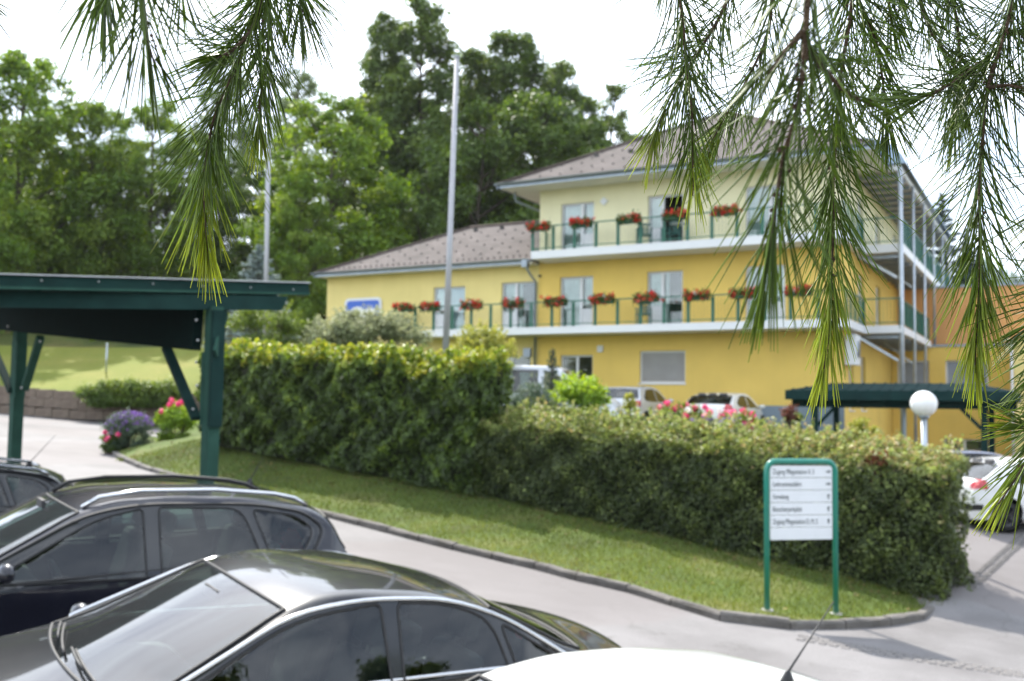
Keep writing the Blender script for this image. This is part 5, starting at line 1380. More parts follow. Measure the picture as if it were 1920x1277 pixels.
    def top_at(x, y):
        i_ = int(np.argmin(np.abs(Xs - x))); return float(Zc[i_] - crv[i_] * (y / max(hw[i_], .01)) ** 2)
    info['top_at'] = top_at
    XR, ZR, HR_, CR_ = Xs[::-1], Zc[::-1], hw[::-1], crv[::-1]
    def surf(Xc, y):
        h_ = float(np.interp(Xc, XR, HR_)); return Vector((Xc - sw * math.tanh((Xc - S['mid']) / .5) * (y / h_) ** 2, y, float(np.interp(Xc, XR, ZR)) - float(np.interp(Xc, XR, CR_)) * (y / h_) ** 2))
    info['surf'] = surf
    return info
def roof_aerial(I, x, ln=.4, lean=-.65, y=0, k=1.0):
    z = I['top_at'](x, y); t = MB(); t.lathe([(.0, 0), (.032, 0), (.022, .03), (.012, .06), (0, .07)], 12, Matrix.Translation((x, y, z - .004)) @ Matrix.Scale(1.6, 4, (1, 0, 0)) @ Matrix.Scale(k, 4))
    a_ = t.obj('aerial', m_rub, I['root']); d = Vector((lean, 0, 1)).normalized()
    MB().tube([(x, y, z + .04), Vector((x, y, z + .04)) + d * ln * .35, Vector((x, y, z + .04)) + d * ln], [.007 * k, .005 * k, .0025], 6).obj('aerial_rod', m_rub, a_)
def wipers(I, S, n=2):
    for k in range(n):
        mb = MB(); pts = []
        y0 = (.58, .0)[k]; y1 = (.02, -.56)[k]
        on = lambda Xc, y: I['surf'](Xc, y) + Vector((.006, 0, .02))
        pts = [on(S['ws'][0] - .025 - .05 * f, y0 + (y1 - y0) * f) for f in (0, .2, .4, .6, .8, 1)]
        mb.tube(pts, .008, 5); mb.tube([p_ + Vector((.022, 0, .012)) for p_ in pts[2:]], .007, 5)
        mb.obj('wiper', m_rub, I['root'])

# --- saloon (black), estate/MPV (dark blue), etc.
SAL = dict(H=1.43, paint=m_black, mid=0,
  top=[(2.27, .35), (2.29, .55), (2.22, .70), (1.9, .80), (1.35, .90), (1.18, .955), (.35, 1.355), (.15, 1.405), (-.1, 1.425), (-.55, 1.41), (-.95, 1.335), (-1.66, 1.055), (-1.8, 1.04), (-2.08, 1.03), (-2.19, .98), (-2.2, .6), (-2.16, .3)],
  belt=([-2.3, -1.6, -.6, .6, 1.3, 2.0, 2.3], [.86, .985, .955, .925, .88, .76, .6]), hw=([-2.2, -2.12, -1.95, -1.2, 0, 1.2, 1.9, 2.15, 2.3], [.55, .74, .82, .87, .885, .88, .83, .72, .45]),
  ws=(1.20, .36), bl=(-.98, -1.62), crown=.045, tumble=.43, sweep=.13,
  dlo=[(1.02, .955), (.30, 1.315), (-.10, 1.372), (-.60, 1.360), (-.96, 1.262), (-1.42, 1.02)], dlor=[.05, .25, .2, .2, .3, .05],
  side=[([(.90, .965), (.28, 1.288), (-.19, 1.348), (-.225, .965)], [.03, .2, .04, .03]), ([(-.295, .968), (-.29, 1.349), (-.60, 1.338), (-.87, 1.250), (-.96, .985)], [.03, .04, .2, .12, .03]), ([(-1.01, .990), (-.93, 1.232), (-1.33, 1.025)], [.02, .05, .05])],
  wheels=[(1.36, .33, .36), (-1.29, .33, .36)], trim=m_chrome, trimr=.012, mirror=(.90, .90), seat_z=.44, seats=((.0, .36), (.0, -.36), (-.62, .36), (-.62, -.36)), handles=[(-.12, .84), (-1.02, .87)],
  seams=[[(-.26, .95), (-.26, .5), (-.22, .25)], [(.98, .93), (1.0, .6), (.9, .26)], [(-1.02, .96), (-1.0, .7), (-.85, .45), (-.8, .26)]],
  zones=[('tail_light', m_redl, lambda x, y, z: (x < -2.12) & (z > .72) & (z < .93) & (y > .45)), ('headlight', m_chrome, lambda x, y, z: (x > 2.05) & (z > .55) & (z < .72) & (y > .42))])
MPV = dict(H=1.58, paint=m_navy, mid=0,
  top=[(2.12, .35), (2.15, .6), (2.05, .78), (1.75, .92), (1.42, 1.0), (1.30, 1.03), (.48, 1.46), (.2, 1.53), (-.3, 1.56), (-.9, 1.55), (-1.42, 1.49), (-1.64, 1.41), (-1.88, 1.06), (-1.95, .95), (-1.96, .5), (-1.9, .3)],
  belt=([-2.2, -1.6, -.9, 0, 1.0, 1.5, 2.1], [1.06, 1.05, .98, .925, .90, .88, .62]), hw=([-2.0, -1.9, -1.7, -1.1, 0, 1.2, 1.8, 2.0, 2.15], [.6, .74, .82, .87, .885, .87, .8, .7, .5]),
  ws=(1.30, .50), bl=(-1.63, -1.84), crown=.045, tumble=.36, sweep=.13,
  dlo=[(1.30, .925), (.42, 1.41), (.0, 1.487), (-.9, 1.487), (-1.32, 1.42), (-1.50, 1.29), (-1.38, 1.08)], dlor=[.06, .2, .2, .3, .2, .08, .08],
  side=[([(1.08, .945), (.34, 1.375), (.0, 1.455), (-.03, .955)], [.03, .2, .04, .03]), ([(-.14, .96), (-.12, 1.462), (-.78, 1.452), (-.96, 1.02)], [.03, .04, .12, .03]), ([(-1.03, 1.035), (-.87, 1.445), (-1.24, 1.395), (-1.41, 1.28), (-1.30, 1.10)], [.03, .05, .1, .08, .06])],
  wheels=[(1.3, .34, .37), (-1.28, .34, .37)], trim=m_rub, trimr=.012, mirror=(.95, 1.02), handles=[(-.1, .9), (-1.05, .96)],
  seams=[[(-.08, .98), (-.08, .5), (-.06, .25)], [(1.08, .95), (1.05, .6), (.95, .26)], [(-1.1, 1.05), (-1.1, .8), (-.9, .5), (-.85, .26)]],
  zones=[('tail_light', m_redl, lambda x, y, z: (x < -1.76) & (z > .85) & (z < 1.15) & (y > .5))], seat_z=.58)
HAT = dict(H=1.5, paint=m_silver, mid=0, n=120,
  top=[(1.9, .35), (1.93, .6), (1.8, .8), (1.4, .95), (1.25, 1.0), (.45, 1.42), (.1, 1.49), (-.5, 1.5), (-1.3, 1.45), (-1.5, 1.4), (-1.72, 1.02), (-1.82, .95), (-1.85, .5), (-1.8, .3)],
  belt=([-1.85, -1.2, 0, 1.2, 1.9], [.98, .96, .92, .88, .6]), hw=([-1.9, -1.8, -1.6, -1, 0, 1.2, 1.6, 1.9], [.68, .78, .83, .86, .86, .84, .78, .5]),
  ws=(1.25, .47), bl=(-1.50, -1.70), crown=.045, tumble=.36, sweep=.09,
  side=[([(.95, .95), (.3, 1.31), (-.1, 1.38), (-.1, .95)], [.03, .15, .04, .03]), ([(-.2, .95), (-.2, 1.39), (-.95, 1.36), (-1.3, 1.05), (-1.1, .98)], [.03, .04, .15, .1, .05])],
  wheels=[(1.22, .31, .34), (-1.2, .31, .34)], mirror=(.85, .98), seat_z=.55,
  zones=[('tail_light', m_redl, lambda x, y, z: (x < -1.62) & (z > .8) & (z < .98) & (y > .6)), ('bumper', m_rub, lambda x, y, z: (x < -1.7) & (z > .38) & (z < .5)), ('number_plate', m_plate, lambda x, y, z: (x < -1.7) & (y < .27) & (z > .62) & (z < .74))])
CARG = 'cars parked in the row under and beside the green carport'
I = car('parked_car', 'black saloon with chrome window trim parked nearest, roof and windscreen reflecting the sky', SAL, (-1.34, 5.72, -2.34), 214.5, (-.085, 0), CARG)
wipers(I, SAL)
I = car('parked_car', 'dark blue people carrier with silver roof rails, parked behind the black saloon', MPV, (-3.3, 8.25, -2.27), 215, (-.05, 0), CARG)
for sgn in (1, -1):
    pts = [Vector((x, sgn * .585, I['top_at'](x, .585) + dz)) for x, dz in ((.42, -.0), (.3, .045), (0, .055), (-.6, .055), (-1.1, .05), (-1.28, .04), (-1.4, -.0))]
    MB().tube(pts, .018, 8).obj('roof_rail', m_chrome if sgn > 0 else m_rub, I['root'])
wipers(I, MPV)
C3 = dict(MPV, paint=m_black, trim=m_rub)
I = car('parked_car', 'black car with a plain glossy roof and short rear aerial, third from the front', C3, (-4.1, 10.5, -2.38), 213, (-.05, 0), CARG)
roof_aerial(I, -1.3, .3, -.5, 0)
C4 = dict(MPV, paint=m_anth)
I = car('parked_car', 'anthracite car with bright roof rail at the left edge, farthest in the row', C4, (-7.75, 13.1, -2.4), 211, (-.05, 0), CARG)
for sgn in (1, -1):
    pts = [Vector((x, sgn * .585, I['top_at'](x, .585) + dz)) for x, dz in ((.42, -.0), (.3, .045), (-.6, .055), (-1.25, .04), (-1.4, -.0))]
    MB().tube(pts, .022, 8).obj('roof_rail', m_chrome, I['root'])
roof_aerial(I, -1.2, .5, -.75, 0)
C5 = dict(HAT, paint=m_whitep, top=[(1.9, .35), (1.93, .6), (1.8, .8), (1.4, .95), (1.25, 1.0), (.45, 1.42), (.1, 1.48), (-.35, 1.485), (-.95, 1.43), (-1.2, 1.35), (-1.55, 1.02), (-1.75, .95), (-1.85, .5), (-1.8, .3)], bl=(-1.2, -1.52))
I = car('parked_car', 'white car whose roof with stubby black aerial fills the bottom edge of the photo', C5, (.48, 3.77, -2.525), 213, (-.08, 0), CARG)
roof_aerial(I, -.66, .38, -.9, 0, .8)
# cars by the building
VAN = dict(H=1.9, paint=m_silver, mid=0, n=120,
  top=[(2.3, .4), (2.35, .65), (2.2, .9), (1.7, 1.08), (1.55, 1.12), (.75, 1.78), (.4, 1.88), (-1, 1.9), (-2.0, 1.87), (-2.2, 1.8), (-2.35, 1.2), (-2.38, .5), (-2.3, .35)],
  belt=([-2.4, 0, 1.5, 2.3], [1.1, 1.08, 1.02, .7]), hw=([-2.4, -2.2, 0, 1.6, 2.1, 2.35], [.82, .9, .93, .92, .8, .55]), ws=(1.55, .78), bl=(-2.22, -2.33), crown=.04, tumble=.2, sweep=.12,
  side=[([(1.15, 1.1), (.55, 1.66), (.2, 1.72), (.2, 1.1)], [.03, .15, .04, .03]), ([(.02, 1.1), (.02, 1.73), (-.95, 1.73), (-.95, 1.1)], .05), ([(-1.15, 1.12), (-1.15, 1.73), (-2.05, 1.7), (-2.1, 1.12)], .06)],
  wheels=[(1.45, .34, .37), (-1.35, .34, .37)], mirror=(1.05, 1.15), seat_z=.75)
I = car('parked_van', 'silver van parked side-on before the golden wall, behind the lime bush', VAN, (.95, 29.0, -.72), -15, (0, 0))
I['root']['category'] = 'van'
car('parked_car', 'small silver hatchback seen from behind, left of the white one by the golden wall', HAT, tuple(bw(5.25, -2.6, -.77)), 61, (0, 0))
W2 = dict(HAT, paint=m_cream_p, top=[(1.95, .35), (1.98, .6), (1.85, .75), (1.4, .86), (1.2, .92), (.45, 1.32), (.1, 1.38), (-.5, 1.38), (-1.2, 1.3), (-1.35, 1.25), (-1.8, .98), (-1.9, .9), (-1.93, .5), (-1.88, .3)],
  belt=([-1.9, -1.2, 0, 1.2, 1.95], [.92, .9, .86, .82, .55]), bl=(-1.28, -1.76), side=[([(.85, .88), (.25, 1.22), (-.15, 1.27), (-.15, .88)], [.03, .15, .04, .03]), ([(-.25, .89), (-.25, 1.275), (-.8, 1.25), (-1.2, 1.02), (-1.05, .92)], [.03, .04, .15, .1, .05])], mirror=(.8, .9))
car('parked_car', 'white hatchback seen from behind the pink roses, parked facing the golden wall', W2, tuple(bw(8.55, -2.9, -.86)), 58, (0, 0))
W3 = dict(W2, paint=m_whitep, rim=m_rimd)
car('parked_car', 'small white car with black wheel at the right edge, beside the hedge end', W3, (10.55, 20.15, -2.27), 12, (0, 0))
G3 = dict(MPV, paint=m_greyb)
car('parked_car', 'grey-blue estate car parked behind the white one at the right edge', G3, (10.65, 22.9, -2.42), 6, (0, 0))

# ================================================================== CARPORTS
m_cgreen = M_plain('carport_green', (.010, .034, .030), .85, spec=.15, var=.2, scale=4, dirt=.25, dirtcol=(.02, .06, .045), dscale=5)
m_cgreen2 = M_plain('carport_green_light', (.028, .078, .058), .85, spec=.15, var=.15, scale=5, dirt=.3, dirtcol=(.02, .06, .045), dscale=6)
m_alu = M_plain('aluminium', (.5, .5, .5), .35, .8)
cpR, cpL = at(391, 907, 12.6), at(27, 850, 17.5); cpR.z = road_z(cpR.x, cpR.y) - .02; cpL.z = road_z(cpL.x, cpL.y) - .02
cp = thing('carport', 'dark green timber carport with flat roof over the left row of parked cars', 'carport', cpR)
def cpo(mb, name, mat, parent=cp):
    for k in range(len(mb.v)): mb.v[k] = tuple(Vector(mb.v[k]) - cpR)
    return mb.obj(name, mat, parent)
A_ = at(-330, 519, 9.9); B_ = at(578, 541, 13.5)          # roof edge
fd = (B_ - A_).normalized(); d1 = Vector((-.68, .73, .055)).normalized()
fu = fd.cross(d1).normalized(); fu = fu if fu.z > 0 else -fu
zup = Vector((0, 0, 1)); outn = -(d1 - fd * d1.dot(fd)).normalized()
# fascia: folded sheet with drip edge and screws
mb = MB(); mb.bar(A_, B_, .05, .135, up=zup); cpo(mb, 'fascia', m_cgreen)
mb = MB(); mb.bar(A_ + outn * .032 - zup * .075, B_ + outn * .032 - zup * .075, .03, .03, up=zup); cpo(mb, 'drip_edge', m_cgreen2)
mb = MB(); mb.bar(A_ + zup * .078 + outn * .02, B_ + zup * .078 + outn * .02, .09, .012, up=zup); cpo(mb, 'capping', m_alu)
for px, py in ((78, 526), (185, 528), (287, 532), (381, 536), (470, 539), (550, 543)):
    v = ray(px, py); n_ = outn; q = v * ((A_ + n_ * .03).dot(n_) / v.dot(n_))
    cpo(MB().blob(q, (.013, .013, .013), 8, 6), 'screw', m_alu)
# side fascia and roof sheet
C_ = B_ + d1 * 7.2; D_ = A_ + d1 * 7.2
mb = MB(); mb.bar(B_ + Vector((.0, 0, 0)) + d1 * .03, C_, .05, .135, up=zup); cpo(mb, 'fascia', m_cgreen)
mb = MB(); n_r = 24
for k in range(n_r):      # ribbed sheets
    f0, f1 = k / n_r, (k + 1) / n_r; a0 = A_.lerp(B_, f0); a1 = A_.lerp(B_, f1); z_ = zup * .03
    vs = [a0 + z_, a1 + z_, a1 + z_ + d1 * 7.2, a0 + z_ + d1 * 7.2]; vs += [v + zup * .025 for v in vs]
    mb.add(vs, [(0, 3, 2, 1), (4, 5, 6, 7), (0, 1, 5, 4), (2, 3, 7, 6)]); am = a0.lerp(a1, .5) + zup * .065; mb.bar(am, am + d1 * 7.2, .05, .03)
cpo(mb, 'roof', m_cgreen)
# front beam
Lb = at(-330, 556, 10.15); Rb = at(540, 569, 13.15)
mb = MB(); h2 = .095
vs = []
for p, cut in ((Lb, 0), (Rb, 1)):
    for s in (0, .09):
        vs += [p + d1 * s + zup * h2, p + d1 * s - zup * h2 - fd * (.09 * cut)]
mb.add(vs, [(0, 1, 5, 4), (2, 6, 7, 3), (0, 4, 6, 2), (1, 3, 7, 5), (0, 2, 3, 1), (4, 5, 7, 6)]); cpo(mb, 'beam', m_cgreen)
# rafters below the roof sheet
for k in range(9):
    a0 = A_.lerp(B_, (k + .5) / 9) - zup * .06; mb = MB(); mb.bar(a0 + d1 * .35, a0 + d1 * 7.0, .08, .14, up=zup); cpo(mb, 'rafter', m_cgreen)
# beam between the posts, its green darkened to stand in for shade under the roof
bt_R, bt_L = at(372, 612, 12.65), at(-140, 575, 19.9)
mb = MB(); mb.bar(bt_R, bt_L, .12, .62, up=zup); cpo(mb, 'beam', M_plain('carport_green_shaded', (.005, .014, .013), .9, spec=.08))
pd = (cpL - cpR); pd.z = 0; pd.normalize(); pn = Vector((pd.y, -pd.x, 0)); pn = pn if pn.y < 0 else -pn
def post(base, top_z, k=1.0):
    mb = MB(); mb.bar(base, Vector((base.x, base.y, top_z)), .13 * k, .15 * k, up=pd); p = cpo(mb, 'post', m_cgreen2); return p
pR = post(cpR, 1.2, 1.2); pL = post(cpL, 1.25, 1.35)
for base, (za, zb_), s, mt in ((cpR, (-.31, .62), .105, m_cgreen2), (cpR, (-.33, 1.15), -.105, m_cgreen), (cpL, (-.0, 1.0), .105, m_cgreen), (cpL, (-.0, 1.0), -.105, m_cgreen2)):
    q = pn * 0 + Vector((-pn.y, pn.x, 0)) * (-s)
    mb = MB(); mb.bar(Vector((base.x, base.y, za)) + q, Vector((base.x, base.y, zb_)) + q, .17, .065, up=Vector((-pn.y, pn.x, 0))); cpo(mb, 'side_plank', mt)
def brace(a_, b_, w=.12, h=.07, mt=m_cgreen): mb = MB(); mb.bar(a_, b_, w, h); return cpo(mb, 'brace', mt)
brace(at(368, 785, 12.6), at(312, 652, 13.4)); brace(at(404, 663, 12.42), at(424, 583, 12.85), .03, .15, m_cgreen2)
brace(at(22, 735, 17.45), at(-22, 632, 18.2)); brace(at(46, 730, 17.4), at(76, 632, 16.8), .12, .09, m_cgreen2)
for px, py in ((368, 600), (371, 638), (368, 679), (369, 723), (362, 767)): cpo(MB().blob(at(px, py, 12.45), .018, 8, 6), 'bolt', m_alu)
for px, py in ((75, 640), (40, 727), (15, 612)): cpo(MB().blob(at(px, py, 16.7), .02, 8, 6), 'bolt', m_alu)

# right carport (bicycle and car shelter)
c2 = thing('shelter', 'dark green flat-roofed carport on the right in front of the yellow annexe', 'carport', bw(14.2, -3.7, -2.45), -BA)
def c2b(u0, u1, v0, v1, z0, z1, name, mat, bev=0): return MB().box(u0 - 14.2, u1 - 14.2, v0 + 3.7, v1 + 3.7, z0 + 2.45, z1 + 2.45, bev=bev).obj(name, mat, c2)
U0_, U1_, V0_, V1_ = 11.2, 17.25, -5.8, -1.6
m_shg = M_plain('shelter_green', (.006, .028, .027), .8, spec=.2, var=.2, scale=4)
c2b(U0_, U1_, V0_, V0_ + .04, .29, .56, 'fascia', m_shg); c2b(U0_, U0_ + .04, V0_ + .04, V1_, .29, .56, 'fascia', m_shg); c2b(U1_ - .04, U1_, V0_ + .04, V1_, .29, .56, 'fascia', m_shg)
mb = MB(); q = [(U0_, V0_, .56), (U1_, V0_, .56), (U1_, V1_, .56), (U0_, V1_, .56), (U0_ + 1.1, V0_ + 1.3, .80), (U1_ - 1.1, V0_ + 1.3, .80), (U1_ - 1.1, V1_ - .3, .80), (U0_ + 1.1, V1_ - .3, .80)]
mb.add([(a - 14.2, b + 3.7, c + 2.45) for a, b, c in q], [(0, 1, 5, 4), (1, 2, 6, 5), (2, 3, 7, 6), (3, 0, 4, 7), (4, 5, 6, 7)]); mb.obj('roof', m_shg, c2)
mb = MB(); k = U0_ + .2
while k < U1_ - .2:
    f = min(1, (k - U0_) / 1.1, (U1_ - k) / 1.1); mb.bar((k - 14.2, V0_ + .02 + 3.7, .575 + 2.45), (k - 14.2, V0_ + 1.3 * f + 3.7, .57 + .24 * f + 2.45), .05, .03); k += .3
mb.obj('roof_rib', m_shg, c2)['kind'] = 'stuff'
c2b(U0_ + .04, U1_ - .04, V0_ + .04, V1_, .42, .45, 'ceiling', m_shg)
for v_ in (V0_ + .5, V1_ - .5): c2b(U0_ + .1, U1_ - .1, v_ - .06, v_ + .06, .08, .415, 'beam', m_shg)
for k in range(8): c2b(U0_ + .5 + k * .72, U0_ + .57 + k * .72, V0_ + .1, V1_ - .1, .24, .418, 'rafter', m_shg)
for u_ in (U0_ + .75, U1_ - .8):
    for v_ in (V0_ + .5, V1_ - .5): c2b(u_ - .08, u_ + .08, v_ - .08, v_ + .08, -2.5, .118, 'post', m_cgreen)
for u_, s in ((U0_ + .75, 1), (U1_ - .8, -1)):
    mb = MB(); mb.bar((u_ + s * .08 - 14.2, V0_ + .5 + 3.7, -.45 + 2.45), (u_ + s * .6 - 14.2, V0_ + .5 + 3.7, .12 + 2.45), .08, .09); mb.obj('brace', m_shg, c2)
c2b(U0_ + 3.05, U0_ + 3.13, V0_ + 1.5, V0_ + 1.58, -2.5, .24, 'steel_post', m_zinc)

# ================================================================== SIGNPOST
m_sgreen = M_plain('sign_green', (.006, .20, .14), .3, var=.06, scale=5, coat=.4)
m_panel = M_plain('sign_panel', (.76, .78, .8), .45, var=.03, scale=2, dirt=.15, dirtcol=(.5, .52, .52), dscale=6)
m_letter = M_plain('letter', (.05, .07, .07), .6)
SL_, SR_ = at(1438, 1145, 13.15), at(1567, 1134, 13.35)
sp = thing('direction_sign', 'white direction board of six strips in a green tube frame on the grass', 'sign', SL_)
sx = (SR_ - SL_); sx.z = 0; W_ = sx.length; sx.normalize(); sp.rotation_euler = (0, 0, atan2(sx.y, sx.x))
zt_ = at(1438, 865, 13.15).z - SL_.z
rad = .13; pts = [(0, 0, -.25), (0, 0, zt_ - rad)] + [(rad - rad * cos(q), 0, zt_ - rad + rad * sin(q)) for q in [pi / 2 * k / 6 for k in range(1, 7)]] + [(W_ - rad, 0, zt_)] + [(W_ - rad + rad * sin(q), 0, zt_ - rad + rad * cos(q)) for q in [pi / 2 * k / 6 for k in range(1, 7)]] + [(W_, 0, SR_.z - SL_.z - .2)]
MB().tube(pts, .039, 14).obj('frame', m_sgreen, sp)
from mathutils.bvhtree import BVHTree
bt = BVHTree.FromObject(bank, bpy.context.evaluated_depsgraph_get())
for xo in (0, W_):
    q = sp.location + sx * xo; hz_ = bt.ray_cast(Vector((q.x, q.y, 5)), Vector((0, 0, -1)))[0]; print('SIGN', q.z, hz_)
    MB().lathe([(0, .012), (.085, .012), (.09, -.04)], 16, Matrix.Translation((xo, 0, (hz_.z if hz_ else q.z) - sp.location.z))).obj('footing', m_conc, sp)
p0 = at(1443, 873, 13.15).z - SL_.z; p1 = at(1443, 1014, 13.15).z - SL_.z; ph = (p0 - p1) / 6
TXT = [('Zugang Pflegestation II, 3', 'r'), ('Lieferantenzufahrt', 'r'), ('Verwaltung', 'u'), ('Besucherparkplatz', 'u'), ('Zugang Pflegestation D, M, S', 'u'), ('', '')]
for k, (tx, ar) in enumerate(TXT):
    z1 = p0 - k * ph; z0 = z1 - ph + .008
    o = MB().box(.046, W_ - .046, -.012, .012, z0, z1, bev=.004).obj('sign_strip', m_panel, sp)
    if tx:
        cu = bpy.data.curves.new('t', 'FONT'); cu.body = tx; cu.size = ph * .56; cu.extrude = .0008
        to = bpy.data.objects.new('t', cu); me = bpy.data.meshes.new_from_object(to); bpy.data.objects.remove(to)
        mnx = min(v.co.x for v in me.vertices); mxx = max(v.co.x for v in me.vertices); wid = {0: .555, 1: .385, 2: .21, 3: .39, 4: .60}[k]; s = wid * (W_ / .93) / (mxx - mnx)
        for v in me.vertices: v.co = Vector((.085 + (v.co.x - mnx) * s, -.014 - v.co.z, z0 + ph * .28 + v.co.y))
        me.materials.clear(); me.materials.append(m_letter); link('lettering', me, o)
        xa = W_ - .105; za = (z0 + z1) / 2; a_ = MB()
        if ar == 'r': pl = [(-.035, -.008), (.005, -.008), (.005, -.024), (.035, 0), (.005, .024), (.005, .008), (-.035, .008)]
        else: pl = [(-.008, -.035), (.008, -.035), (.008, .005), (.024, .005), (0, .035), (-.024, .005), (-.008, .005)]
        a_.prism([(xa + x, za + z) for x, z in pl], -.0148, -.0135, plane='xz'); a_.obj('arrow', m_letter, o)

# ================================================================== LAMP, FLAGPOLES
m_globe = M_plain('opal_glass', (.82, .82, .82), .25, var=.01)
lp = at(1732, 757, 17.2); gz = float(road_z(lp.x, lp.y)) + .3
st = thing('street_lamp', 'round white globe lamp on a short grey pole behind the low hedge', 'lamp', (lp.x, lp.y, gz))
MB().tube([(0, 0, -.1), (0, 0, lp.z - .2 - gz)], .05, 12).obj('pole', m_steel, st)
MB().lathe([(.05, lp.z - .27 - gz), (.09, lp.z - .24 - gz), (.09, lp.z - .2 - gz), (.0, lp.z - .2 - gz)], 16).obj('collar', m_zinc, st)
MB().blob((0, 0, lp.z - gz), .225, 28, 18).obj('globe', m_globe, st)
m_pole = M_plain('flagpole_grey', (.36, .36, .38), .4, .3, var=.06)
for (pt, pb, Y, zg, r0, r1, lb) in (((857, 108), (835, 668), 26.0, -.95, .095, .06, 'big grey flagpole leaning slightly right, rising from behind the tall hedge'), ((506, 120), (499, 525), 40.0, -1.2, .1, .085, 'thin pale flagpole farther back, its foot hidden by the green carport roof')):
    a_, b_ = at(*pt, Y), at(*pb, Y); d = (b_ - a_); foot = a_ + d * ((zg - a_.z) / d.z)
    t = thing('flagpole', lb, 'flagpole', foot); MB().tube([Vector((0, 0, -.05)), a_ - foot], [r0, r1], 14).obj('pole', m_pole, t)
    MB().lathe([(r1, 0), (r1 + .02, .01), (r1 + .02, .05), (0, .08)], 14, Matrix.Translation(a_ - foot)).obj('cap', m_steel, t)
a_ = at(201, 645, 50); foot = at(197, 712, 50)
t = thing('marker_pole', 'thin white pole standing on the far lawn seen below the carport roof', 'pole', (a_.x, 50, float(hill_z(a_.x, 50)) - .1)); MB().tube([(0, 0, 0), (.0, 0, a_.z - t.location.z)], .045, 8).obj('pole', m_steel, t); MB().blob((0, 0, a_.z - t.location.z), .055, 8, 6).obj('cap', m_steel, t)
# ================================================================== PINE BRANCHES close to the camera
m_needle = M_leaf('pine_needle', [(0, (.045, .085, .012)), (.5, (.14, .215, .026)), (.75, (.26, .33, .035)), (1, (.37, .43, .05))], .4, .5, .35)
m_ptwig = M_plain('pine_twig', (.12, .075, .04), .8, var=.35, scale=60, bump=.8, bscale=300)
def pine_branch(label, stems, seed, nl=.085, den=1.0, wd=.0009):
    """stems: list of (list of (px, py, distance), yellow tip share, needle length factor); hanging twigs with needles swept to the tip"""
    rg = np.random.default_rng(seed)
    paths = []
    for pts, tip, lk in stems:
        W = [at(*p) for p in pts]
        # smooth (Catmull-Rom)
        S_ = []
        for i_ in range(len(W) - 1):
            a0 = W[max(i_ - 1, 0)]; a1 = W[i_]; a2 = W[i_ + 1]; a3 = W[min(i_ + 2, len(W) - 1)]
            for k in range(8):
                t = k / 8; S_.append(.5 * ((2 * a1) + (a2 - a0) * t + (2 * a0 - 5 * a1 + 4 * a2 - a3) * t * t + (3 * a1 - a0 - 3 * a2 + a3) * t ** 3))
        S_.append(W[-1]); paths.append((S_, tip, lk))
    org = paths[0][0][0]
    t = thing('pine_branch', label, 'branch', org, 0, 'hanging pine branches in the foreground')
    VV = []; FF = []; TT = []; nb = 0
    for S_, tip, lk in paths:
        ln = [0]
        for a_, b_ in zip(S_, S_[1:]): ln.append(ln[-1] + (b_ - a_).length)
        Lt = ln[-1]; mb = MB()
        mb.tube([p - org for p in S_], [.0025 * (1 - .72 * l / Lt) for l in ln], 7); 
        for k in range(int(Lt / .006)):     # scaly bumps on the bark
            f = rg.random() * Lt * .85; j_ = min(np.searchsorted(ln, f), len(S_) - 1); q = S_[j_] - org + Vector(rg.normal(0, .0022, 3)); mb.blob(q, .0009 + .0009 * rg.random(), 5, 4)
        mb.obj('twig', m_ptwig, t)
        # whorls: bundles every few mm, denser knots every ~3.5 cm
        f = .004
        while f < Lt:
            knot = (math.sin(f / .034 * 2 * pi / 1.0 + seed) > .2)
            step = .0022 if knot else .0042; 
            j_ = max(1, min(int(np.searchsorted(ln, f)), len(S_) - 1)); u_ = (f - ln[j_ - 1]) / max(1e-6, ln[j_] - ln[j_ - 1])
            p = S_[j_ - 1].lerp(S_[j_], u_); d = (S_[j_] - S_[j_ - 1]).normalized(); g = f / Lt
            m_ = rg.poisson(2.8 * den)
            for _ in range(m_):
                side = Vector(rg.normal(0, 1, 3)); side = (side - d * side.dot(d)).normalized()
                spread = (.28 + .82 * rg.random() ** 1.15) * (1 - .80 * max(0, (g - .5) / .5)); 
                if knot: spread *= 1.15
                l_ = nl * 1.12 * lk * rg.uniform(.7, 1.12) * (1 - .5 * max(0, (g - .7) / .3))
                dr = (d * cos(spread) + side * sin(spread)).normalized()
                sag = Vector((0, 0, -1)) * l_ * .10 * rg.uniform(.3, 1.6)
                a_ = p - org + side * .002; mid = a_ + dr * l_ * .5 + sag * .25; e = a_ + dr * l_ + sag
                w_ = wd * rg.uniform(.8, 1.2); s1 = dr.cross(Vector((0, 0, 1)) + Vector(rg.normal(0, .3, 3))).normalized() * w_; s2 = dr.cross(s1).normalized() * w_ * .8
                b0 = nb
                for q, kk in ((a_, .7), (mid, 1), (e, .35)):
                    VV.extend(((q + s1 * kk)[:], (q - s1 * kk * .5 + s2 * kk)[:], (q - s1 * kk * .5 - s2 * kk)[:])); nb += 3
                for r_ in (0, 3):
                    for c in range(3): FF.append((b0 + r_ + c, b0 + r_ + (c + 1) % 3, b0 + r_ + 3 + (c + 1) % 3, b0 + r_ + 3 + c))
                ty = np.clip(.12 + .33 * rg.random() + (.9 * tip * max(0, (g - (1 - .45 * tip)) / (.45 * tip + .01)) if tip > 0 else 0), 0, 1)
                TT.extend([ty * .8, ty * .8, ty * .8, ty, ty, ty, min(1, ty + .18), min(1, ty + .18), min(1, ty + .18)])
            f += step
    tag(link('needles', np_mesh('needles', VV, FF, m_needle, True, tint=TT), t), kind='stuff')
    return t
D = 1.02
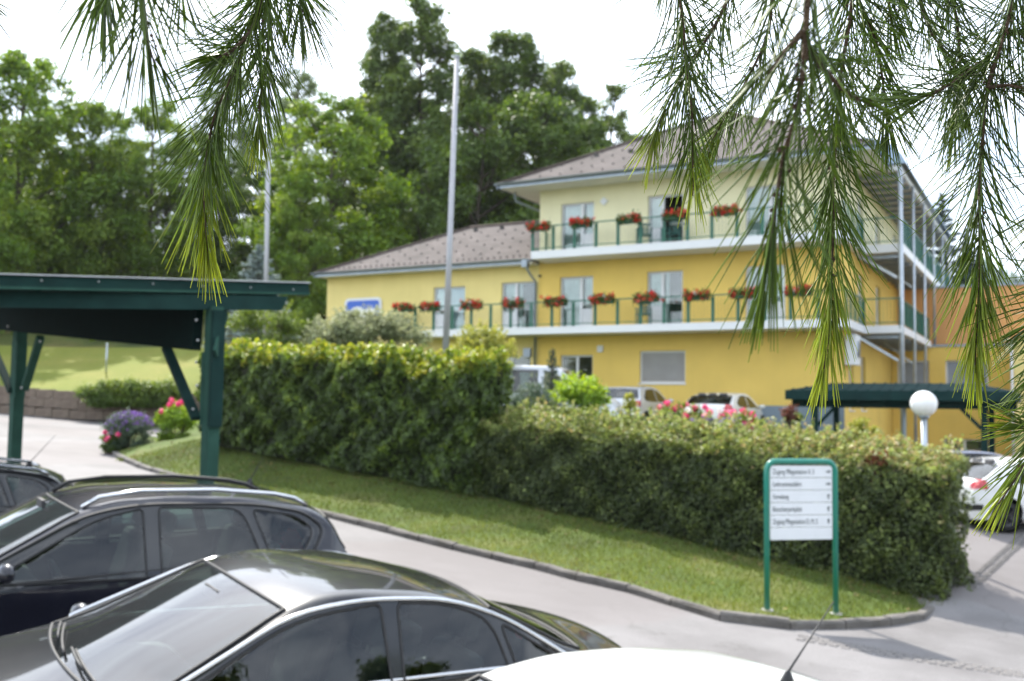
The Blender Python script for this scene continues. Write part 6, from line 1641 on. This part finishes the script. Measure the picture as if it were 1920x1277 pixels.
pine_branch('long pine twig hanging at left down to the carport roof, with yellow-green tip', [
    ([(520, -120, D - .05), (498, -20, D), (470, 60, D), (452, 105, D), (425, 165, D), (403, 215, D), (388, 290, D), (382, 350, D), (384, 410, D), (391, 478, D + .01)], .9, 1.0),
    ([(500, -60, D + .06), (505, 30, D + .06), (500, 110, D + .07), (487, 190, D + .07), (485, 260, D + .07)], .7, .8),
    ([(540, -90, D + .04), (560, -10, D + .05), (565, 40, D + .06)], 0, .9), ([(470, 60, D), (440, 90, D - .03), (405, 110, D - .05)], 0, .8)], 1, .086)
pine_branch('blurred dark pine twig at top left, hanging beside the long one', [
    ([(250, -140, .70), (262, -40, .70), (272, 30, .71), (280, 90, .72), (292, 120, .73)], 0, 1.0), ([(205, -120, .74), (196, -40, .75), (190, 5, .75)], 0, .9), ([(330, -120, .72), (338, -50, .73), (345, -10, .74)], .3, .8)], 2, .075, .75)
pine_branch('few pine needles poking in at the top left corner', [([(-120, -60, 1.0), (-60, -20, 1.0), (-22, 2, 1.0)], 0, .7)], 3, .08, .5)
pine_branch('slim pine twig with light tip ending above the upper balcony', [
    ([(1262, -130, D), (1272, -30, D), (1282, 60, D), (1288, 140, D), (1297, 210, D), (1298, 280, D), (1300, 335, D), (1299, 368, D)], .75, .92),
    ([(1390, -60, D + .05), (1345, 40, D + .05), (1300, 110, D + .04), (1262, 170, D + .03), (1232, 240, D + .03), (1215, 290, D + .03)], .8, .85)], 4, .08, .75)
pine_branch('second slim pine twig crossing before the brown upper roof with pale yellow shoots', [
    ([(1450, -60, D + .08), (1440, 60, D + .09), (1400, 150, D + .09), (1365, 210, D + .09), (1335, 265, D + .09), (1322, 300, D + .09)], .8, .85)], 5, .08, .8)
pine_branch('big dark blurred pine branch hanging nearest the camera before the building', [
    ([(1530, -160, .60), (1518, -60, .60), (1512, 40, .60), (1508, 110, .60), (1494, 210, .61), (1470, 290, .62), (1458, 360, .62), (1450, 420, .63), (1440, 500, .63), (1425, 560, .64)], .25, 1.0),
    ([(1508, 80, .60), (1545, 130, .62), (1590, 175, .64), (1640, 200, .66)], .1, .9), ([(1505, 60, .60), (1470, 100, .6), (1440, 140, .6)], 0, .8)], 6, .072, .72, .0008)
pine_branch('sharp long pine twig right of the big dark branch, before the building corner', [
    ([(1610, -140, D), (1600, -20, D), (1590, 60, D), (1578, 130, D), (1570, 230, D), (1563, 330, D), (1563, 420, D), (1560, 500, D), (1558, 560, D), (1554, 630, D), (1543, 705, D)], .9, .95),
    ([(1600, -20, D), (1640, 70, D + .03), (1655, 150, D + .04), (1662, 220, D + .05), (1664, 260, D + .05)], .2, .85)], 7, .086, .9)
pine_branch('short pine twigs filling the top between the two long right-hand ones', [
    ([(1700, -120, D + .1), (1720, -20, D + .1), (1745, 60, D + .1), (1790, 120, D + .1), (1800, 190, D + .1)], .2, .9), ([(1760, -90, D + .12), (1790, 20, D + .12), (1800, 110, D + .12), (1795, 200, D + .12), (1788, 260, D + .12)], .35, .85),
    ([(1680, -100, D + .06), (1668, -10, D + .06), (1672, 60, D + .06)], 0, .8), ([(1850, 110, D + .02), (1800, 145, D), (1750, 175, D - .02), (1700, 185, D - .03)], 0, .95)], 8, .088, .75)
pine_branch('long pine twig near the right edge hanging down to the green shelter roof', [
    ([(1925, -120, D), (1902, -20, D), (1885, 60, D), (1862, 130, D), (1848, 190, D), (1842, 270, D), (1836, 350, D), (1837, 430, D), (1837, 510, D), (1834, 580, D), (1830, 640, D), (1828, 700, D)], .85, .95),
    ([(1885, 60, D), (1925, 65, D + .02), (1965, 70, D + .04)], 0, .9), ([(1848, 165, D), (1895, 160, D - .02), (1940, 175, D - .04)], 0, .9)], 9, .086, .9)
pine_branch('pine needles reaching in from the right edge beside the orange wall', [
    ([(2060, 480, D), (2010, 540, D), (1965, 590, D), (1935, 612, D)], 0, 1.05), ([(2050, 300, D + .05), (2000, 370, D + .05), (1965, 430, D + .05)], 0, .95), ([(2080, 520, D + .02), (2030, 600, D + .02), (1985, 660, D + .02), (1955, 700, D + .02)], .2, 1.0)], 10, .088, .8)
pine_branch('yellow-green pine tip at the right edge before the white car', [
    ([(2060, 640, D), (2010, 730, D), (1965, 800, D), (1925, 865, D), (1896, 910, D), (1872, 945, D)], .9, .85), ([(2060, 760, D + .04), (2010, 790, D + .04), (1960, 805, D + .04), (1900, 795, D + .04)], .6, .75)], 11, .082, .85)
# ================================================================== thin summer haze
me = bpy.data.meshes.new('haze'); b_ = MB().box(-140, 430, -16, 430, -5.6, 72); me.from_pydata(b_.v, [], b_.f)
m_hz = bpy.data.materials.new('haze'); m_hz.use_nodes = True; N = m_hz.node_tree.nodes; N.remove(N['Principled BSDF'])
pv = N.new('ShaderNodeVolumePrincipled'); pv.inputs['Color'].default_value = (.93, .96, 1, 1); pv.inputs['Density'].default_value = .0001; pv.inputs['Anisotropy'].default_value = .3
m_hz.node_tree.links.new(pv.outputs[0], N['Material Output'].inputs['Volume']); me.materials.append(m_hz)
tag(link('haze', me), kind='stuff')
scene.cycles.volume_bounces = 0
